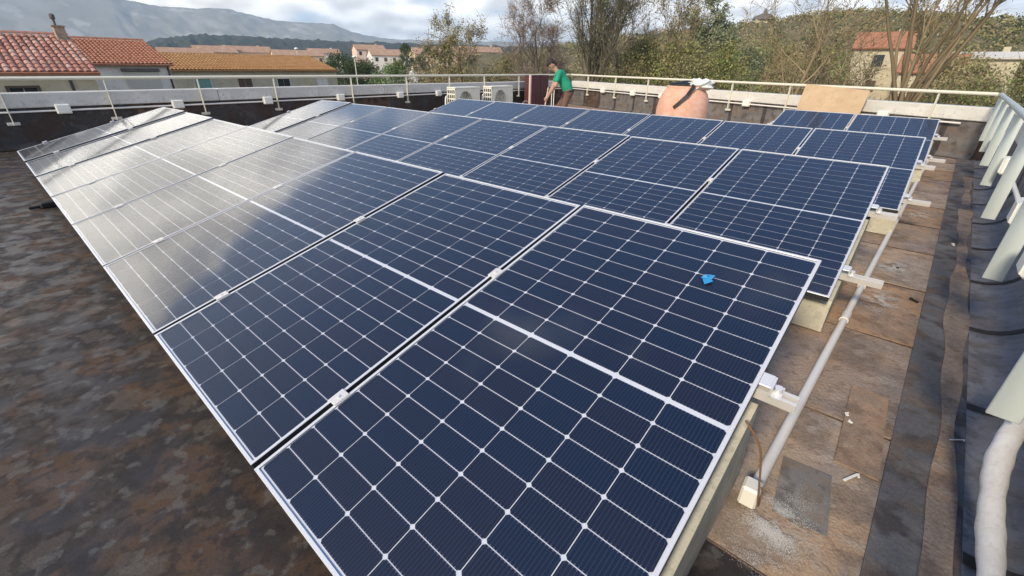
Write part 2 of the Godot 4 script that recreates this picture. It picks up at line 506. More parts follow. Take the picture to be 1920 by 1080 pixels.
func roof_deck() -> void:
	var r := thing("roof", "", "")
	tag(r, "flat roof covered with brown and dark stained bitumen sheets", "", "", "structure")
	var b := MB.new()
	var x0 := -5.0
	var far := -11.9
	b.hexa([Vector3(x0, -0.4, 1.1), Vector3(17.3, -0.4, 1.75), Vector3(17.3, -0.4, far), Vector3(x0, -0.4, far), Vector3(x0, -0.012, 1.1), Vector3(17.3, -0.012, 1.75), Vector3(17.3, -0.012, far), Vector3(x0, -0.012, far)])
	part("deck", b, M.lap, r)
	# bitumen sheets a metre wide, each lapping over the next
	for i in range(-5, 17):
		var xa := float(i) - 0.02 + rf(-0.02, 0.02)
		var xb := float(i) + 1.0 + 0.06 + rf(-0.02, 0.02)
		var s := MB.new()
		var m: Material = M.roof_dark if i < 1 else [M.roof_tan, M.roof_tan2, M.roof_tan3][(i * 7 + 2) % 3]
		var edge := 0.47
		var steps := 14
		var zs := []
		for k in steps + 1:
			zs.append(lerpf(-11.6, right_edge(xa) + edge - 0.56, float(k) / steps))
		for k in steps:
			var j0 := sin(k * 1.7 + i) * 0.008
			var j1 := sin((k + 1) * 1.7 + i) * 0.008
			# the left edge lies on top of the neighbour
			var ya := 0.005 if i > 0 else 0.001
			var yb := -0.002 if i > 0 else 0.0
			var p := [Vector3(xa + j0, ya, zs[k]), Vector3(xb + j0, yb, zs[k]), Vector3(xb + j1, yb, zs[k + 1]), Vector3(xa + j1, ya, zs[k + 1])]
			s.quad(p[3], p[2], p[1], p[0])
			s.quad(p[0], p[0] - Vector3(0, 0.008, 0), p[3] - Vector3(0, 0.008, 0), p[3])
		var ln: float = zs[steps]
		s.quad(Vector3(xa, 0.006, ln), Vector3(xa, -0.011, ln), Vector3(xb, -0.011, ln), Vector3(xb, -0.002, ln))
		part("membrane_sheet", s, m, r)
		if i < 1: continue
		# a bead of black bitumen squeezed out along the lap
		var bead := MB.new()
		var path := PackedVector3Array()
		var rad := PackedFloat32Array()
		for k in 30:
			path.append(Vector3(xa - 0.012 + sin(k * 1.1 + i * 3) * 0.008, 0.001, lerpf(-11.5, ln - 0.02, k / 29.0)))
			rad.append(0.0045 + 0.002 * sin(k * 2.3 + i))
		bead.tube(path, rad, 5)
		part("bitumen_bead", bead, M.up_brown, r)
	# darker strip and worn pale strip along the foot of the near wall
	for i in range(-3, 12):
		var s2 := MB.new()
		var xa2 := float(i)
		var xb2 := float(i) + 1.0
		var za := right_edge(xa2)
		var zb := right_edge(xb2)
		s2.quad(Vector3(xa2, 0.010, za + 0.10), Vector3(xb2, 0.010, zb + 0.10), Vector3(xb2, 0.010, zb - 0.155), Vector3(xa2, 0.010, za - 0.155))
		s2.quad(Vector3(xb2, 0.010, zb - 0.155), Vector3(xb2, -0.011, zb - 0.155), Vector3(xa2, -0.011, za - 0.155), Vector3(xa2, 0.010, za - 0.155))
		part("edge_strip", s2, M.up_gray, r)
	var s3 := MB.new()
	for k in 110:
		var xk := -1.5 + k * 0.1
		var xl := xk + 0.1
		var wk := 0.044 + 0.014 * sin(xk * 2.1) + 0.008 * sin(xk * 7.3 + 1.0)
		var wl := 0.044 + 0.014 * sin(xl * 2.1) + 0.008 * sin(xl * 7.3 + 1.0)
		s3.quad(Vector3(xk, 0.0145, right_edge(xk) + 0.02 + wk), Vector3(xl, 0.0145, right_edge(xl) + 0.02 + wl), Vector3(xl, 0.0145, right_edge(xl) + 0.02 - wl), Vector3(xk, 0.0145, right_edge(xk) + 0.02 - wk))
	part("sealant_strip", s3, M.roof_tan2, r)
	# repairs
	for q in [[1.24, 0.13, 1.55, 0.30, 0.1, M.patch], [1.66, 0.27, 2.30, 0.42, 0.02, M.roof_tan3]]:
		var s4 := MB.new()
		s4.box(Vector3(0, 0, 0), Vector3(q[2] - q[0], 0.006, q[3] - q[1]))
		var o := part("roof_patch", s4, q[5], r, Vector3((q[0] + q[2]) / 2, 0.0095, (q[1] + q[3]) / 2))
		o.rotation.y = q[4]

func wall_frame(a: Vector3, b: Vector3) -> Transform3D:
	var d := (b - a).normalized()
	return Transform3D(Basis(d, Vector3.UP, d.cross(Vector3.UP)), a)

func walls() -> void:
	var A := Vector3(-5.0, 0, -11.42)
	var B := Vector3(16.6, 0, -11.42)
	var Cc := Vector3(11.6, 0, 0.955)
	var D := Vector3(-3.2, 0, right_edge(-3.2))
	# left side: x along from -5
	var posts := []
	for x in [-3.1, -1.45, 0.17, 1.555, 3.065, 4.6, 6.57, 8.33, 9.97, 11.53, 13.33, 15.0]: posts.append(x + 5.0)
	var boxes := []
	for x in [-2.6, -0.9, 0.86, 2.6, 4.38, 6.21, 8.07, 9.5]: boxes.append(x + 5.0)
	wall("on the far side beside the houses", A, B, posts, boxes, 0.10, 0.0, M.cream_paint, [M.up_dark, M.up_brown, M.up_dark])
	var posts2 := []
	var boxes2 := []
	var L2 := (Cc - B).length()
	for k in [1.2, 2.9, 4.6, 6.3, 7.9, 9.55, 11.25, 12.5]: posts2.append(k)
	for k in [2.2, 3.9, 5.3, 6.9, 8.45, 10.0, 11.7]: boxes2.append(k)
	wall("at the back below the trees", B, Cc, posts2, boxes2, 0.10, 0.0, M.cream_paint, [M.up_gray, M.up_gray, M.up_brown])
	var posts3 := []
	for x in [11.1, 9.5, 8.0, 6.5, 4.9, 3.3, 1.76, 0.2]: posts3.append((11.6 - x) * 1.0007)
	wall("along the near side of the roof", Cc, D, posts3, [(11.6 - 9.2), (11.6 - 6.4), (11.6 - 4.15), (11.6 - 3.0)], 0.36, 0.25, M.pale_green, [M.flash, M.flash, M.flash], 0.0)

func wall(where: String, A: Vector3, B: Vector3, posts: Array, boxes: Array, foot: float, cant: float, paint: Material, sheets: Array, set_back := 0.0) -> void:
	var tf := wall_frame(A, B)
	var L := (B - A).length()
	var w := thing("parapet_wall", "low parapet wall with pale concrete beam " + where, "wall")
	w.transform = tf
	var core := MB.new()
	core.hexa([Vector3(-0.05, -0.3, -foot - 0.05), Vector3(L + 0.1, -0.3, -foot - 0.05), Vector3(L + 0.1, -0.3, -foot - 0.3), Vector3(-0.05, -0.3, -foot - 0.3), Vector3(-0.05, 0.66, -foot - 0.05), Vector3(L + 0.1, 0.66, -foot - 0.05), Vector3(L + 0.1, 0.66, -foot - 0.3), Vector3(-0.05, 0.66, -foot - 0.3)])
	part("masonry", core, M.lap, w)
	# bitumen turned up the wall, sheet by sheet
	var prof := []
	if cant > 0.0:
		prof.append(Vector2(-foot + cant + 0.03, 0.014))
		for k in 9:
			var a := PI * 0.5 * k / 8.0
			prof.append(Vector2(-foot + cant - sin(a) * cant, 0.014 + cant - cos(a) * cant))
		prof.append(Vector2(-foot, 0.655))
	else:
		prof = [Vector2(-foot + 0.10, 0.012), Vector2(-foot + 0.05, 0.03), Vector2(-foot, 0.09), Vector2(-foot, 0.655)]
	var i := 0
	var x := 0.0
	while x < L - 0.1:
		var wd := minf(rf(0.93, 1.05), L - x)
		var s := MB.new()
		var cut := L if cant > 0.0 else x + wd
		sheet(s, prof, x, minf(x + wd, cut), 0.0)
		part("membrane_sheet", s, sheets[(i * 5 + i / 3) % 3], w)
		var lap := MB.new()
		var lw := 0.055 if cant > 0.0 else 0.10
		sheet(lap, prof, x - lw * 0.5, x + lw * 0.5, 0.006)
		if x > 0.1: part("lap_strip", lap, M.lap, w)
		x += wd
		i += 1
	# beam in lengths
	var bl := 0.0
	while bl < L - 0.01:
		var e := minf(bl + 4.2, L)
		if L - e < 1.0: e = L
		var bm := MB.new()
		bm.box(Vector3((bl + e) * 0.5, 0.78, -0.23 - maxf(0.0, foot - 0.18)), Vector3(e - bl - 0.008, 0.235, 0.34), Basis.IDENTITY, 0.012)
		part("beam", bm, M.beam, w)
		bl = e
	# guard rail
	var g := thing("guard_rail", "pale painted steel guard rail on flat posts " + where, "railing")
	g.transform = tf
	var rail := MB.new()
	rail.tube(PackedVector3Array([Vector3(0.02, 1.12, -0.03), Vector3(L * 0.5, 1.122, -0.03), Vector3(L - 0.02, 1.12, -0.03)]), PackedFloat32Array([0.03, 0.03, 0.03]), 12)
	part("top_rail", rail, paint, g)
	for p in posts:
		var pm := MB.new()
		var deep := 0.064 if cant == 0.0 else 0.085
		pm.box(Vector3(p, 0.745, 0.002 - deep * 0.5), Vector3(0.014, 0.69, deep), Basis.IDENTITY, 0.003)
		part("post", pm, paint, g)
		var br := MB.new()
		br.box(Vector3(p, 0.425, -0.05 - set_back), Vector3(0.16 if cant == 0.0 else 0.05, 0.05, 0.05), Basis.IDENTITY, 0.006)
		for s in [-1, 1]:
			br.rod(Vector3(p + s * (0.06 if cant == 0.0 else 0.018), 0.43, -0.026 - set_back), Vector3(p + s * (0.06 if cant == 0.0 else 0.018), 0.43, -0.012 - set_back), 0.009)
		if cant == 0.0: part("bracket", br, M.trim, g)
	# white conduit with boxes
	var cz := -0.035 if cant == 0.0 else -0.13
	var cd := thing("wall_conduit", "thin white conduit with square boxes on the wall " + where, "conduit")
	cd.transform = tf
	var pipe := MB.new()
	pipe.tube(PackedVector3Array([Vector3(0.15, 0.61, cz), Vector3(L * 0.33, 0.605, cz), Vector3(L * 0.66, 0.612, cz), Vector3(L - 0.35, 0.61, cz)]), PackedFloat32Array([0.016, 0.016, 0.016, 0.016]), 8)
	part("pipe", pipe, M.pvc, cd)
	for p in boxes:
		var bx := MB.new()
		bx.box(Vector3(p, 0.63, cz + 0.005), Vector3(0.20, 0.16, 0.10), Basis.IDENTITY, 0.012)
		var bo := part("junction_box", bx, M.plastic_white, cd)
		var ld := MB.new()
		ld.box(Vector3(p, 0.63, cz + 0.058), Vector3(0.17, 0.13, 0.012), Basis.IDENTITY, 0.003)
		part("lid", ld, M.plastic_white, bo)

func sheet(s: MB, prof: Array, x0: float, x1: float, off: float) -> void:
	var n := 5
	for k in prof.size() - 1:
		var p: Vector2 = prof[k]
		var q: Vector2 = prof[k + 1]
		var nn := Vector2(q.y - p.y, -(q.x - p.x)).normalized() * off
		p += nn
		q += nn
		s.quad(Vector3(x0, p.y, p.x), Vector3(x1, p.y, p.x), Vector3(x1, q.y, q.x), Vector3(x0, q.y, q.x))

# ---------------------------------------------------------------- land and far things
const GROUND := -5.5

func land() -> void:
	var g := MB.new()
	var R := 3300.0
	g.quad(Vector3(-R, GROUND, R), Vector3(R, GROUND, R), Vector3(R, GROUND, -R), Vector3(-R, GROUND, -R))
	tag(part("ground", g, M.ground, self), "ground of scrub and dry grass around the building", "", "", "structure")
	var body := MB.new()
	body.hexa([Vector3(-4.9, GROUND, 1.0), Vector3(11.7, GROUND, 1.2), Vector3(16.8, GROUND, -11.7), Vector3(-4.9, GROUND, -11.7), Vector3(-4.9, -0.42, 1.0), Vector3(11.7, -0.42, 1.2), Vector3(16.8, -0.42, -11.7), Vector3(-4.9, -0.42, -11.7)])
	part("building_walls", body, M.plaster, get_node("roof"))
	ridge("mountain", "blue grey mountain range fading into haze on the left", [[-750, 235.8, -2400], [-118, 222.2, -2497], [202, 219.2, -2492], [478, 217.2, -2454], [534, 197.8, -2442], [628, 187.2, -2420], [730, 186.8, -2391], [839, 194.2, -2355], [928, 176.2, -2322], [1020, 157.2, -2282], [1138, 156.8, -2226], [1227, 154.2, -2178], [1294, 126.8, -2139], [1374, 110.2, -2089], [1464, 101.8, -2026], [1574, 100.8, -1942], [1692, 99.2, -1840], [1950, 103.2, -1550], [2250, 95.8, -1000], [2400, 75.8, -300]], M.mountain, 700.0, 4.0, 45.0, 6)
	ridge("wooded_hill", "dark wooded hill behind the far town", [[60, 6, -900], [124, 12.9, -891], [189, 20.3, -880], [208, 26.4, -875], [241, 31.8, -867], [267, 35, -859], [314, 34.8, -843], [363, 33.6, -824], [405, 32.9, -803], [449, 32, -780], [493, 31.7, -752], [537, 31.4, -722], [602, 31.5, -669], [700, 30, -560], [800, 24, -400], [860, 10, -250]], M.wooded, 260.0, 3.0, 12.0, 10)
	ridge("scrub_hill", "brown green scrub hill rising behind the trees on the right", [[105, 0, -122], [112.9, 4.3, -113], [124.2, 6.0, -100.5], [134, 7.7, -87], [142, 9.7, -73.2], [147.7, 11, -60.8], [152.1, 12.2, -48.8], [155.6, 14, -36.2], [157.1, 14.5, -29.1], [158.2, 14.5, -22.1], [159, 14.5, -15.5], [159.5, 13.3, -8.9], [159.8, 12.6, -0.9], [159.7, 11.8, 6.5], [159.2, 11.4, 13.2], [158, 10.7, 23.7], [150, 9, 60], [140, 6, 95]], M.hill, 60.0, 0.8, 4.0, 6)

func ridge(called: String, label: String, pts: Array, m: Material, front: float, bump: float, scale: float, sub: int) -> void:
	var f := FastNoiseLite.new()
	f.seed = 11
	f.frequency = 1.0 / scale
	f.fractal_octaves = 4
	var line := []
	for i in pts.size() - 1:
		for k in sub:
			line.append(Vector3(pts[i][0], pts[i][1], pts[i][2]).lerp(Vector3(pts[i + 1][0], pts[i + 1][1], pts[i + 1][2]), float(k) / sub))
	line.append(Vector3(pts[-1][0], pts[-1][1], pts[-1][2]))
	var rows := 22
	var g := []
	for p in line:
		var away := Vector3(p.x, 0, p.z).normalized()
		var col := []
		for r in rows:
			var t := float(r) / (rows - 1)          # 0 front foot, 0.7 ridge, 1 back foot
			var along := (t / 0.7 - 1.0) * front if t < 0.7 else (t - 0.7) / 0.3 * front * 0.6
			var hh := smoothstep(0.0, 1.0, t / 0.7) if t < 0.7 else 1.0 - smoothstep(0.0, 1.0, (t - 0.7) / 0.3)
			var q: Vector3 = p + away * along
			q.y = GROUND - 1.0 + (p.y - GROUND + 1.0) * hh + f.get_noise_2d(q.x, q.z) * bump * (1.0 + 2.0 * sin(PI * minf(t / 0.7, 1.0))) * minf(1.0, hh * 4.0)
			col.append(q)
		g.append(col)
	var b := MB.new()
	for i in g.size():
		for r in rows:
			var dx: Vector3 = g[mini(i + 1, g.size() - 1)][r] - g[maxi(i - 1, 0)][r]
			var dz: Vector3 = g[i][mini(r + 1, rows - 1)] - g[i][maxi(r - 1, 0)]
			var nn := dx.cross(dz).normalized()
			if nn.y < 0: nn = -nn
			b.v.append(g[i][r]); b.n.append(nn); b.c.append(Color.WHITE); b.uv.append(Vector2.ZERO)
	for i in g.size() - 1:
		for r in rows - 1:
			var a := i * rows + r
			b.ix.append(a); b.ix.append(a + 1); b.ix.append(a + rows)
			b.ix.append(a + rows); b.ix.append(a + 1); b.ix.append(a + rows + 1)
	tag(part(called, b, m, self), label, "", "", "structure")

func gable_house(called: String, label: String, x0: float, x1: float, ze: float, ye: float, zr: float, yr: float, wall_mat: Material, roof_mat: Material, group := "") -> Node3D:
	# eave (front) at ze, ye; ridge at zr, yr; the back slope mirrors the front
	var h := thing(called, label, "house", Vector3((x0 + x1) / 2, GROUND, zr), 0, group)
	var o := Vector3(-(x0 + x1) / 2, -GROUND, -zr)
	var run := ze - zr
	var w := MB.new()
	var over := 0.28
	var wy := ye - 0.10
	var pitch := (yr - ye) / run
	w.prism(PackedVector2Array([Vector2(zr - run + over, GROUND) * Vector2(1, 1), Vector2(ze - over, GROUND), Vector2(ze - over, ye + over * pitch - 0.14), Vector2(zr, yr - 0.14), Vector2(zr - run + over, ye + over * pitch - 0.14)]), -x1 + 0.15, -x0 - 0.15)
	# the prism was drawn in (z, y) along -x: turn it
	for i in w.v.size():
		var p := w.v[i]
		w.v[i] = Vector3(-p.z, p.y, p.x) + o
		var nn := w.n[i]
		w.n[i] = Vector3(-nn.z, nn.y, nn.x)
	part("wall", w, wall_mat, h)
	for s in [1.0, -1.0]:
		var r := MB.new()
		var ez: float = zr + run * s
		var sl := atan2(yr - ye, run)
		var ctr := Vector3((x0 + x1) / 2, (ye + yr) / 2 - 0.055, (ez + zr) / 2) + o
		r.box(ctr, Vector3(x1 - x0, 0.09, Vector2(run, yr - ye).length()), Basis(Vector3.RIGHT, sl * s))
		part("roof_slope", r, roof_mat, h)
	return h

func barrel_tile(w: float, l: float) -> MB:   # lies along +z (down the slope), crown up
	var b := MB.new()
	var n := 6
	for k in n:
		var a0 := PI * k / n
		var a1 := PI * (k + 1) / n
		var r0 := w * 0.40
		var r1 := w * 0.48
		var p0 := Vector3(cos(a0) * r0, sin(a0) * r0 * 0.8, -l * 0.56)
		var p1 := Vector3(cos(a1) * r0, sin(a1) * r0 * 0.8, -l * 0.56)
		var q0 := Vector3(cos(a0) * r1, sin(a0) * r1 * 0.8 + 0.016, l * 0.5)
		var q1 := Vector3(cos(a1) * r1, sin(a1) * r1 * 0.8 + 0.016, l * 0.5)
		b.quad(q0, p0, p1, q1)
		b.quad(q0, q1, q1 * Vector3(0.85, 0.8, 1), q0 * Vector3(0.85, 0.8, 1))
	return b

func tile_roof(parent: Node3D, o: Vector3, x0: float, x1: float, ze: float, ye: float, zr: float, yr: float, wd: float, ln: float, single: bool, far_mat: Material) -> void:
	var slope := Vector3(0, yr - ye, zr - ze)
	var len_ := slope.length()
	var up := slope.normalized()
	var nrm := Vector3.RIGHT.cross(up).normalized()
	if nrm.y < 0: nrm = -nrm
	var bas := Basis(Vector3.RIGHT, nrm, -up)
	var cols := int((x1 - x0) / wd)
	var rows := int(len_ / ln)
	var tm := barrel_tile(wd, ln)
	var shared := tm.mesh()
	var joined := MB.new()
	for i in cols:
		for j in rows:
			var p := Vector3(x0 + (i + 0.5) * wd, ye, ze) + up * ((j + 0.42) * ln) + nrm * 0.0
			p += o + Vector3(rf(-0.006, 0.006), rf(-0.004, 0.004), 0)
			if single:
				var t := part("roof_tile", shared, M.tiles[rng.randi() % 6], parent)
				t.transform = Transform3D(bas * Basis(Vector3.UP, rf(-0.02, 0.02)), p)
			else:
				var k := joined.v.size()
				for q in tm.v.size():
					joined.v.append(p + bas * tm.v[q]); joined.n.append(bas * tm.n[q]); joined.c.append(Color.WHITE); joined.uv.append(Vector2.ZERO)
				for q in tm.ix: joined.ix.append(k + q)
	if not single:
		part("roof_tiles", joined, far_mat, parent).set_meta("kind", "stuff")
	# ridge cappings
	var cap := MB.new()
	var n := int((x1 - x0) / 0.4)
	for i in n:
		var cx := x0 + (i + 0.5) * (x1 - x0) / n
		for k in 6:
			var a0 := PI * k / 6.0
			var a1 := PI * (k + 1) / 6.0
			var c0 := Vector3(-0.22, sin(a0) * 0.10, cos(a0) * 0.13)
			var c1 := Vector3(-0.22, sin(a1) * 0.10, cos(a1) * 0.13)
			var d0 := Vector3(0.22, sin(a0) * 0.085, cos(a0) * 0.11)
			var d1 := Vector3(0.22, sin(a1) * 0.085, cos(a1) * 0.11)
			var at := Vector3(cx, yr + 0.01, zr) + o
			cap.quad(at + c0, at + d0, at + d1, at + c1)
	part("ridge_capping", cap, far_mat, parent)

func window_part(h: Node3D, o: Vector3, x0: float, y0: float, x1: float, y1: float, z: float, fill: Material, frame: Material, leaves := 2) -> void:
	var w := MB.new()
	var cx := (x0 + x1) / 2
	var cy := (y0 + y1) / 2
	for s in [[cx, y1 + 0.035, x1 - x0 + 0.14, 0.07], [cx, y0 - 0.035, x1 - x0 + 0.2, 0.07]]:
		w.box(Vector3(s[0], s[1], z + 0.03) + o, Vector3(s[2], s[3], 0.10))
	for x in [x0 - 0.035, x1 + 0.035]:
		w.box(Vector3(x, cy, z + 0.025) + o, Vector3(0.07, y1 - y0, 0.09))
	var f := part("window", w, frame, h)
	for i in leaves:
		var p := MB.new()
		var ww := (x1 - x0) / leaves
		p.box(Vector3(x0 + (i + 0.5) * ww, cy, z + 0.012) + o, Vector3(ww - 0.03, y1 - y0 - 0.01, 0.02))
		part("pane", p, fill, f)

func houses() -> void:
	# nearest: barrel tiled house on the left
	var x1 := 3.46
	var h := gable_house("tiled_house", "nearest house on the left with coarse terracotta barrel tiles and a chimney", -4.0, x1, -24.0, 0.96, -28.0, 2.24, M.plaster, M.tile_far)
	var o := Vector3(-(-4.0 + x1) / 2, -GROUND, 28.0)
	tile_roof(h, o, x1 - 22 * 0.21, x1, -24.1, 0.95, -28.0, 2.26, 0.21, 0.36, true, M.tiles[0])
	tile_roof(h, o, -4.0, x1 - 22 * 0.21, -24.1, 0.95, -28.0, 2.26, 0.21, 0.36, false, M.tiles[0])
	var wz := -24.28
	window_part(h, o, 0.86, -0.3, 1.6, 0.46, wz, M.window, M.shutter_brown, 2)
	var gut := MB.new()
	gut.rod(Vector3(-4.0, 0.86, -24.13) + o, Vector3(x1, 0.86, -24.13) + o, 0.05)
	part("gutter", gut, M.trim, h)
	var dp := MB.new()
	dp.rod(Vector3(2.55, 0.84, -24.2) + o, Vector3(2.55, -5.4, -24.2) + o, 0.045)
	part("downpipe", dp, M.dark_metal, h)
	var ch := MB.new()
	ch.box(Vector3(3.18, 2.30, -27.4) + o, Vector3(0.34, 0.52, 0.34), Basis.IDENTITY, 0.02)
	ch.box(Vector3(3.18, 2.57, -27.4) + o, Vector3(0.42, 0.05, 0.42))
	var chp := part("chimney", ch, M.roof_tan, h)
	var cw := MB.new()
	cw.rod(Vector3(3.12, 2.58, -27.4) + o, Vector3(3.12, 2.84, -27.4) + o, 0.045)
	cw.lathe([Vector2(0.0, 2.80), Vector2(0.08, 2.81), Vector2(0.085, 2.96), Vector2(0.06, 3.0), Vector2(0.0, 3.01)], 12, Vector3(3.12, 0, -27.4) + o)
	part("chimney_cowl", cw, M.up_gray, chp)
	# second
	var h2 := gable_house("white_house", "white house with plain red tiled roof between the other two roofs", 4.2, 7.7, -31.0, 1.2, -35.5, 2.36, M.plaster_white, M.tile_far)
	var o2 := Vector3(-(4.2 + 7.7) / 2, -GROUND, 35.5)
	tile_roof(h2, o2, 4.2, 7.7, -31.1, 1.2, -35.5, 2.37, 0.175, 0.34, false, M.tile_far)
	var sh := MB.new()
	for k in 12:
		sh.box(Vector3(6.23, 0.80 - 0.075 * k, -31.24) + o2, Vector3(1.5, 0.07, 0.03), Basis(Vector3.RIGHT, 0.15))
	part("roller_shutter", sh, M.trim, h2)
	var hd := MB.new()
	hd.box(Vector3(6.23, 0.92, -31.2) + o2, Vector3(1.62, 0.14, 0.16), Basis.IDENTITY, 0.01)
	part("shutter_box", hd, M.up_gray, h2)
	var dp2 := MB.new()
	dp2.rod(Vector3(7.45, 1.1, -31.2) + o2, Vector3(7.45, -5.4, -31.2) + o2, 0.05)
	part("downpipe", dp2, M.up_brown, h2)
	# third, long
	var h3 := gable_house("long_house", "long low house with ochre tiled roof and four small windows", 9.5, 22.3, -40.0, 0.78, -44.5, 1.80, M.plaster, M.tile_orange)
	var o3 := Vector3(-(9.5 + 22.3) / 2, -GROUND, 44.5)
	tile_roof(h3, o3, 9.5, 22.3, -40.1, 0.78, -44.5, 1.81, 0.23, 0.45, false, M.tile_orange)
	var zs := -40.28
	window_part(h3, o3, 11.06, -0.62, 12.07, 0.2, zs, M.shutter_teal, M.trim, 2)
	window_part(h3, o3, 14.05, -0.62, 14.85, 0.17, zs, M.shutter_brown, M.shutter_brown, 2)
	window_part(h3, o3, 16.9, -0.62, 17.9, 0.15, zs, M.window, M.trim, 2)
	window_part(h3, o3, 20.3, -0.62, 21.2, 0.11, zs, M.plaster_white, M.trim, 2)
	# far town
	var town := [[53.2, -192.6, 15, 8, 2.9, 1.9, M.plaster_pink, "pink far house at the left end of the town row"], [64.5, -199.7, 13, 9, 3.9, 2.0, M.plaster_cream, "cream far house above the ochre roof"],
		[76.0, -201.6, 16, 9, 4.2, 2.0, M.plaster_pink, "pink far house with broad roof above the ochre roof"], [90.0, -190.0, 18, 8, 3.4, 1.8, M.plaster_cream, "low cream far house at the right of the ochre roof"],
		[118.6, -185.1, 12, 9, 6.2, 1.8, M.plaster_pink, "tall pale far block behind the dark tree"], [116.0, -162.8, 20, 9, 4.0, 2.0, M.plaster_white, "wide white far house right of the lamp posts"],
		[121.0, -147.6, 14, 9, 4.6, 2.0, M.plaster_cream, "cream far house behind the round brown bush"], [113.0, -126.9, 13, 8, 4.4, 2.1, M.plaster_pink, "salmon far house beside the olive tree"],
		[104.0, -196.0, 12, 8, 4.6, 1.6, M.plaster_white, "small white far house left of the dark tree"], [136.0, -135.0, 14, 9, 5.6, 1.8, M.plaster_cream, "far house half hidden by the olive tree"]]
	for t in town:
		small_house(Vector3(t[0], GROUND, t[1]), t[2], t[3], t[4], t[5], t[6], t[7], atan2(t[0], -t[1]) * -0.6, M.tile_town, "houses of the far town")
	small_house(Vector3(79.5, GROUND, -6.9), 5.5, 6, 4.1, 1.7, M.plaster, "house with red roof behind the bare trees above the cardboard", -1.45, M.tile_far, "houses among the right trees")
	small_house(Vector3(74.8, GROUND, -1.2), 5.5, 6, 1.5, 1.7, M.plaster, "lower house with dull red roof behind the fan shaped tree", -1.5, M.tile_far, "houses among the right trees")
	small_house(Vector3(79.7, GROUND, 3.2), 5.5, 6, 3.0, 0.6, M.plaster, "white house with flat pale roof at the far right", -1.55, M.trim, "houses among the right trees")
	# stone chapel on the hill
	var cp := thing("hill_tower", "small pointed tower on the hill top behind the trees", "tower", Vector3(150.2, 9.5, -41.2))
	var cb := MB.new()
	cb.box(Vector3(0, 1.6, 0), Vector3(4.4, 4.6, 4.0), Basis(Vector3.UP, 0.3))
	part("wall", cb, M.plaster, cp)
	var ct := MB.new()
	ct.lathe([Vector2(3.0, 3.9), Vector2(2.4, 4.7), Vector2(0.5, 5.5), Vector2(0.25, 6.4), Vector2(0.0, 6.6)], 10)
	part("roof", ct, M.up_gray, cp)
	# lamp posts
	for l in [[25.6, -42.7, 1.97, "nearer tall street lamp in front of the dark tree"], [37.3, -59.0, 2.08, "farther street lamp right of the dark tree"], [25.5, -54.1, 2.73, "street lamp rising above the ochre roof"]]:
		var lp := thing("street_lamp", l[3], "lamp post", Vector3(l[0], GROUND, l[1]), 0, "street lamps beyond the roof")
		var pl := MB.new()
		pl.rod(Vector3.ZERO, Vector3(0, l[2] - GROUND - 0.1, 0), 0.07, 0.045)
		part("pole", pl, M.trim, lp)
		var hd2 := MB.new()
		hd2.lathe([Vector2(0.05, -0.1), Vector2(0.22, 0.0), Vector2(0.2, 0.1), Vector2(0.0, 0.18)], 12, Vector3(0, l[2] - GROUND - 0.1, 0))
		part("lamp_head", hd2, M.plastic_white, lp)

func small_house(at: Vector3, w: float, d: float, top: float, rise: float, wm: Material, label: String, turn: float, rm: Material, group: String) -> void:
	# top: height of the eaves
	var h := thing("far_house", label, "house", at, turn, group)
	var b := MB.new()
	var he := top - GROUND
	b.prism(PackedVector2Array([Vector2(-d / 2, 0), Vector2(d / 2, 0), Vector2(d / 2, he), Vector2(0, he + rise - 0.1), Vector2(-d / 2, he)]), -w / 2, w / 2)
	for i in b.v.size():
		var p := b.v[i]
		b.v[i] = Vector3(-p.z, p.y, p.x)
		var nn := b.n[i]
		b.n[i] = Vector3(-nn.z, nn.y, nn.x)
	part("wall", b, wm, h)
	for s in [1.0, -1.0]:
		var r := MB.new()
		var run := d / 2 + 0.4
		var sl := atan2(rise, d / 2)
		r.box(Vector3(0, he + rise / 2 + 0.02 - 0.1, s * run / 2), Vector3(w + 0.6, 0.16, run / cos(sl)), Basis(Vector3.RIGHT, sl * s))
		part("roof_slope", r, rm, h)
	var nw := int(w / 3.0)
	for i in nw:
		for fl in 2:
			var wp := MB.new()
			wp.box(Vector3(-w / 2 + (i + 0.5) * w / nw, he - 1.5 - fl * 2.9, d / 2 + 0.01), Vector3(1.1, 1.3, 0.1))
			part("window", wp, M.shutter_brown if (i + fl) % 3 else M.window, h)
	var cm := MB.new()
	cm.box(Vector3(w * 0.28, he + rise * 0.9, -d * 0.12), Vector3(0.6, 1.2, 0.6))
	part("chimney", cm, wm, h)

# ---------------------------------------------------------------- trees
func rand_dir() -> Vector3:
	var z := rf(-1, 1)
	var a := rf(0, TAU)
	var r := sqrt(1.0 - z * z)
	return Vector3(r * cos(a), z, r * sin(a))

func leaf(b: MB, p: Vector3, s: float, cols: Array) -> void:
	var d := rand_dir()
	var e := d.cross(rand_dir()).normalized()
	b.col = cols[rng.randi() % cols.size()]
	var k := rf(1.9, 2.7)
	b.col = Color(b.col.r * k, b.col.g * k, b.col.b * k)
	var l := s * rf(0.6, 1.3)
	var m := p + d * l * 0.5
	b.quad(p, m + e * l * 0.28, p + d * l, m - e * l * 0.28)

func twig(b: MB, p: Vector3, d: Vector3, l: float, w: float) -> void:
	var s := d.cross(rand_dir()).normalized() * w
	var mid := p + d * l * 0.5 + rand_dir() * l * 0.12
	var tip := p + (d + rand_dir() * 0.25).normalized() * l
	b.quad(p - s, p + s, mid + s * 0.7, mid - s * 0.7)
	b.tri(mid - s * 0.7, mid + s * 0.7, tip)

